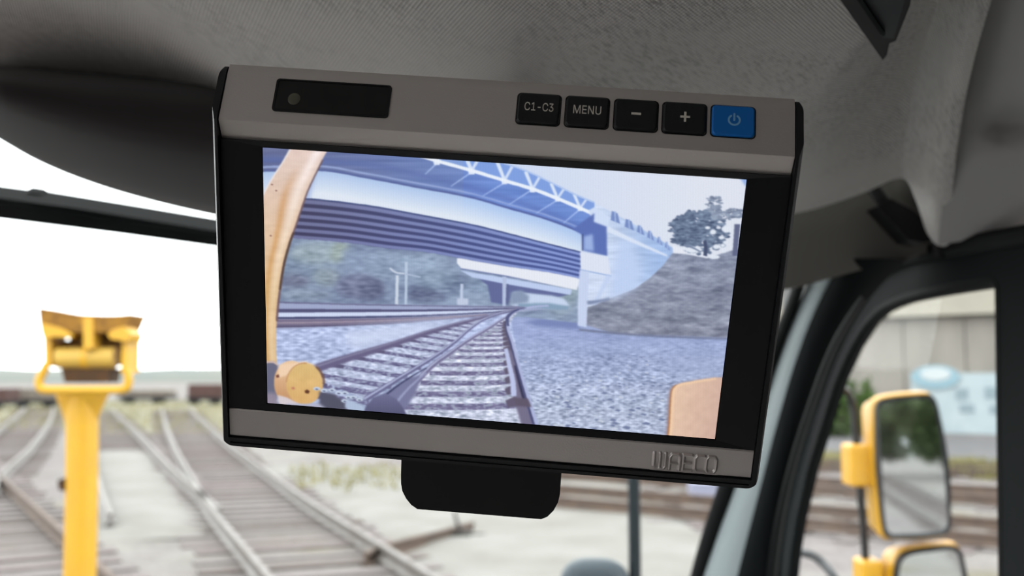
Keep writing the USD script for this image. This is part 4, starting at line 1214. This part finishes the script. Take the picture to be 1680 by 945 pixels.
track("railway track running away between yellow post and monitor", [(0.9, 4.2), (-0.55, 7.8), (-2.02, 11.5), (-3.85, 16.1), (-5.8, 21.4), (-8.2, 28), (-10.4, 34.2), (-20, 62)])
track("railway track branching left from the track beside the yellow post", [(-5.0, 15.2), (-5.75, 16.9), (-8.1, 22.4), (-12.25, 32.4), (-24, 60)], sleepers=(5.5, 60))
track("railway track with reddish rails behind the foot of the yellow post", [(-0.9, 4.0), (-5.3, 11.2), (-6.25, 12.8), (-10.6, 20.0), (-17, 30.5), (-24, 41)], mat="rail_rust", sleepers=(2, 34))
track("railway track crossing at the far left behind the yellow post", [(-9.6, 17.8), (-10.4, 19.5), (-13.5, 27.4), (-19.9, 43), (-29, 64)], sleepers=(3.0, 60))
for k, (ya, yb, lab) in enumerate(((772, 782, "farthest of the three tracks beyond the right window, next to the grass"), (808, 826, "middle one of the three tracks beyond the right window"), (862, 890, "nearest of the three tracks beyond the right window"))):
    A, B = ground(1330, ya)[:2], ground(1640, yb)[:2]
    u = (B - A) / np.linalg.norm(B - A)
    track(lab, [A - u * 7, A, B, B + u * 9], mat="rail_rust", pitch=0.72)
sid = Thing("loose_rail", "single short rail lying beside the lever, under the monitor", "rail")
sid.add("rail", rail([ground(600, 930)[:2], ground(640, 913)[:2], ground(700, 897)[:2], ground(775, 876)[:2]], 0.0, 20), "rail_rust")
sid.done()
lv = Thing("switch_lever", "low dark iron switch lever standing on the gravel under the monitor", "switch lever")
c = ground(752, 884)
lv.add("base", soft_box(c + [0, 0, 0.05], (0.32, 0.22, 0.1), 0.02), "lever_iron")
lv.add("lever", tube([c + [0.03, 0, 0.08], c + [-0.02, 0.02, 0.22], c + [-0.06, 0.03, 0.36]], 0.03, 14, 10, 0.018), "lever_iron")
lv.add("rod", tube([c + [-0.5, -0.25, 0.04], c + [0.1, 0.02, 0.05], c + [0.35, 0.1, 0.04]], 0.018, 10, 8), "lever_iron")
lv.done()
c = ground(1155, 812)
lil = Thing("crate", "small pale lilac box on the gravel beside the right pillar", "box")
lil.add("body", soft_box(c + [0, 0, 0.1], (0.52, 0.4, 0.2), 0.015), "lilac")
lil.add("lid", soft_box(c + [0, 0, 0.21], (0.54, 0.42, 0.04), 0.01), "lilac")
lil.done()


def mound(pix, h, mat, name, label, cat_, kind, n=34, seed=1):
    """Low heap over a picture-space outline on the ground."""
    poly = Polygon([tuple(ground(x, y)[:2]) for x, y in pix]).buffer(0.3)
    x0, y0, x1, y1 = poly.bounds
    gx, gy = np.meshgrid(np.linspace(x0, x1, n), np.linspace(y0, y1, n), indexing="ij")
    d = np.array([poly.exterior.distance(Point(a, b)) * (1 if poly.contains(Point(a, b)) else -1) for a, b in zip(gx.ravel(), gy.ravel())]).reshape(gx.shape)
    nz = meshkit.noise(np.c_[gx.ravel() * 1.5, gy.ravel() * 1.5, np.zeros(gx.size)], seed).reshape(gx.shape)
    z = np.minimum(h, (d + 0.25 * nz) * 0.12) + 0.006 + 0.02 * nz
    m = grid(np.stack([gx, gy, z], -1))
    if m.face_normals[:, 2].mean() < 0:
        m.invert()
    keep = (m.triangles[:, :, 2] > -0.05).all(1)
    m.update_faces(keep)
    single(name, m, mat, label, cat_, kind=kind, smooth=40)


mound([(163, 742), (220, 742), (250, 800), (292, 880), (220, 876), (190, 820)], 0.05, "chalk", "gravel", "pale chalky gravel between the yellow post and the track", "gravel", "stuff")
mound([(420, 770), (520, 764), (900, 778), (1010, 800), (1130, 900), (1080, 960), (820, 960), (700, 880), (560, 800)], 0.03, "chalk", "gravel", "broad spread of pale gravel under the monitor", "gravel", "stuff", 60, 5)


def blades(poly, count, h, seed, name, label, mat="grass_blade", base="grass_soil"):
    """Grass: soil patch and single blades, one uncountable thing."""
    rng = np.random.default_rng(seed)
    x0, y0, x1, y1 = poly.bounds
    P = rng.uniform((x0, y0), (x1, y1), (count * 3, 2))
    P = np.array([p for p in P if poly.contains(Point(p))][:count])
    k = len(P)
    a, hh, w = rng.uniform(0, 6.28, k), h * rng.uniform(0.4, 1.2, k), rng.uniform(0.02, 0.05, k)
    dx, dy = np.cos(a), np.sin(a)
    b0 = np.c_[P[:, 0] - dx * w, P[:, 1] - dy * w, np.full(k, 0.0)]
    b1 = np.c_[P[:, 0] + dx * w, P[:, 1] + dy * w, np.full(k, 0.0)]
    tp = np.c_[P[:, 0] + rng.normal(0, 0.3, k) * hh, P[:, 1] + rng.normal(0, 0.3, k) * hh, hh]
    bl = trimesh.Trimesh(np.stack([b0, b1, tp], 1).reshape(-1, 3), np.arange(3 * k).reshape(-1, 3), process=False)
    soil = trimesh.creation.extrude_polygon(poly, 0.03, engine="earcut")
    soil.apply_translation([0, 0, -0.012])
    t = Thing(name, label, "grass", kind="stuff")
    t.add("turf", soil, base, smooth=False)
    t.add("blades", bl, mat, smooth=False, kind="stuff")
    t.done()


def gpoly(pix):
    return Polygon([tuple(ground(x, y)[:2]) for x, y in pix]).buffer(0)


blades(gpoly([(-420, 708), (-100, 716), (60, 706), (200, 714), (420, 712), (620, 726), (900, 722), (1000, 700), (900, 672), (400, 658), (0, 660), (-420, 664)]), 9000, 0.22, 4, "grass", "dry yellow-green grass field beyond the tracks on the left")
blades(gpoly([(470, 776), (520, 764), (560, 772), (640, 768), (700, 780), (650, 796), (662, 812), (600, 800), (570, 816), (540, 800), (490, 806)]), 420, 0.2, 6, "grass", "dry brown and green weeds just under the monitor's left half", base="chalk")
blades(gpoly([(960, 880), (1010, 870), (1120, 880), (1130, 905), (1020, 905)]), 260, 0.05, 7, "grass", "sparse weeds on the gravel left of the upright pole", base="chalk")
blades(gpoly([(1230, 742), (1340, 748), (1660, 765), (1800, 772), (1800, 800), (1640, 790), (1330, 768), (1230, 760)]), 5000, 0.22, 8, "grass", "strip of yellow-green grass beyond the tracks outside the right window")
single("road", prism([np.r_[p[:2], 0.0] for p in (ground(1100, 706), ground(1320, 706), ground(1660, 722), ground(1900, 732), ground(1900, 770), ground(1660, 764), ground(1320, 744), ground(1100, 738))], (0, 0, 0.02)), "asphalt", "grey road between grass strip and concrete wall", kind="structure", smooth=False)

# concrete wall with raised panels and a paler coping beam
WA, WB = ground(1150, 688)[:2], ground(2300, 730)[:2]
wu = (WB - WA) / np.linalg.norm(WB - WA)
wn = np.array([wu[1], -wu[0]])
wl = np.linalg.norm(WB - WA)
wr = math.atan2(wu[1], wu[0])
cw = Thing("concrete_wall", "high grey stained concrete wall beyond the right window", "wall", kind="structure")
mid_ = (WA + WB) / 2 - wn * 0.3
cw.add("core", box((*mid_, 2.6), (wl, 0.5, 5.2), wr), "concrete", smooth=False)
k = 0
for s in np.arange(1.2, wl - 1, 2.5):
    p = WA + wu * s - wn * 0.02
    cw.add("wall_panel", box((*p, 2.2), (2.44, 0.1, 4.4), wr), "concrete", smooth=False)
cw.add("coping", box((*((WA + WB) / 2 - wn * 0.1), 5.6), (wl, 1.2, 2.2), wr), "concrete_pale", "pale beam along the top", smooth=False)
cw.done()

# painted hoarding before the wall
HA, HB = ground(1497, 711)[:2], ground(1720, 718)[:2]
hu = (HB - HA) / np.linalg.norm(HB - HA)
hr = math.atan2(hu[1], hu[0])
hl = np.linalg.norm(HB - HA)
hn = np.array([hu[1], -hu[0]])


def on_board(s, z, w, h, d, off):
    p = HA + hu * s + hn * off
    return box((*p, z), (w, d, h), hr)


def disc_on_board(s, z, rx, rz, d, off):
    a = np.linspace(0, 2 * np.pi, 40, endpoint=False)
    p = HA + hu * s + hn * off
    return prism([np.r_[p + hu * rx * math.cos(t), z + rz * math.sin(t)] for t in a], np.r_[hn * d, 0])


hb = Thing("hoarding", "white painted hoarding with pale blue oval before the concrete wall", "hoarding")
hb.add("board", on_board(hl / 2, 1.12, hl, 2.16, 0.08, 0), "hoarding", "white board", smooth=False)
ov = (hl / 223) * 44
ob = hb.add("oval_board", disc_on_board(ov, 2.06, 0.82, 0.42, 0.10, 0.03), "mural_blue", "pale blue oval", smooth=False)
hb.add("oval_centre", disc_on_board(ov + 0.02, 2.16, 0.52, 0.24, 0.03, 0.13), "mural_white", "white oval centre", smooth=False, under=ob)
for s, z, wd, h in ((1.75, 1.45, 0.42, 0.4), (2.7, 1.5, 0.4, 0.42), (1.9, 0.95, 0.5, 0.3), (2.85, 0.92, 0.42, 0.32)):
    hb.add("painted_mark", on_board(s, z, wd, h, 0.02, 0.05), "mural_grey", "grey-blue painted mark", smooth=False)
hb.done()

# bushes and trees, of single leaves
def bush(name, label, c, size, count, seed, mat, cat_, trunk=0.0, group=None):
    rng = np.random.default_rng(seed)
    u = rng.standard_normal((count, 3))
    u /= np.linalg.norm(u, axis=1, keepdims=True)
    lob = 1 + 0.25 * np.sin(u[:, 0] * 5 + seed) * np.cos(u[:, 1] * 4 + 1.3 * seed) + 0.15 * np.sin(u[:, 2] * 7)
    P = np.array(c) + [0, 0, trunk + size[2]] + u * np.array(size) * (rng.uniform(0.25, 1, (count, 1)) ** 0.4) * lob[:, None]
    P[:, 2] = np.maximum(P[:, 2], 0.05)
    a = rng.standard_normal((count, 3)); a /= np.linalg.norm(a, axis=1, keepdims=True)
    b = np.cross(a, rng.standard_normal((count, 3))); b /= np.linalg.norm(b, axis=1, keepdims=True)
    s = rng.uniform(0.06, 0.16, (count, 1)) * (2.2 if trunk else 1.0) * (np.mean(size) ** 0.5)
    V = np.stack([P - a * s, P + b * s * 0.5, P + a * s, P - b * s * 0.5], 1).reshape(-1, 3)
    i = np.arange(count)[:, None] * 4
    f = np.r_[i + [0, 1, 2], i + [0, 2, 3]]
    t = Thing(name, label, cat_, group)
    t.add("foliage", trimesh.Trimesh(V, f, process=False), mat, smooth=False, kind="stuff")
    c = np.array(c, float)
    top = c + [0.05, 0, trunk + size[2] * 1.1]
    t.add("trunk", tube([c, c + [0.03, 0.02, (trunk + size[2]) * 0.5], top], 0.05 * max(size) ** 0.7, 8, 8, 0.015), "bark")
    t.done()


p = ground(1362, 716)
bush("bush", "green bush at the foot of the concrete wall, left of the mirrors", p, (1.5, 1.0, 1.0), 3500, 3, "foliage", "bush")
p = ground(1425, 712)
bush("bush", "thin upright green shrub against the concrete wall above the mirrors", p, (0.3, 0.25, 1.0), 700, 5, "foliage", "bush")
for k, (x, y, s, tr) in enumerate(((22.0, -72, (3.2, 3.0, 3.6), 1.2), (28.5, -71, (3.2, 3.0, 4.0), 1.4), (35.5, -75, (3.4, 3.2, 3.8), 1.2), (19.0, -84, (3.0, 3.0, 2.8), 1.0), (27.5, -86, (3.4, 3.4, 4.4), 1.4))):
    bush("tree", "green tree behind the vehicle, reflected in the upper wing mirror", (x, y, 0), s, 3000, 20 + k, "foliage_dark", "tree", tr, "trees reflected in the mirror")
track("railway track behind the vehicle, reflected in the wing mirror", [(7.0, -14), (8.6, -22), (11.0, -36), (15.0, -58), (19.0, -80)], pitch=0.9)

# wagons and stock far down the yard
def wagon(label, px0, px1, pyb, h, mat, deck=0.35):
    a, b = ground(px0, pyb), ground(px1, pyb)
    Y = a[1]
    L, cx = b[0] - a[0], (a[0] + b[0]) / 2
    t = Thing("wagon", label, "wagon")
    t.add("underframe", box((cx, Y, 0.42), (L, 1.9, 0.22)), "wagon_dark", smooth=False)
    for s in (-0.34, -0.22, 0.22, 0.34):
        t.add("wheel", rod((cx + s * L, Y - 0.95, 0.22), (cx + s * L, Y - 0.8, 0.22), 0.22, 16), "wagon_dark")
    t.add("load", soft_box((cx, Y, 0.54 + h / 2), (L * 0.94, 1.8, h), 0.05), mat)
    t.done()


wagon("dark red wagon at the far left edge of the yard", -70, 24, 672, 0.75, "wagon_red")
wagon("low wagon with tan load behind the yellow post", 30, 108, 669, 0.7, "wagon_tan")
wagon("dark wagon with red load close to the monitor's left edge", 312, 372, 664, 0.9, "wagon_red")
wagon("low pale wagon between yellow post and monitor", 200, 285, 662, 0.45, "wagon_tan")
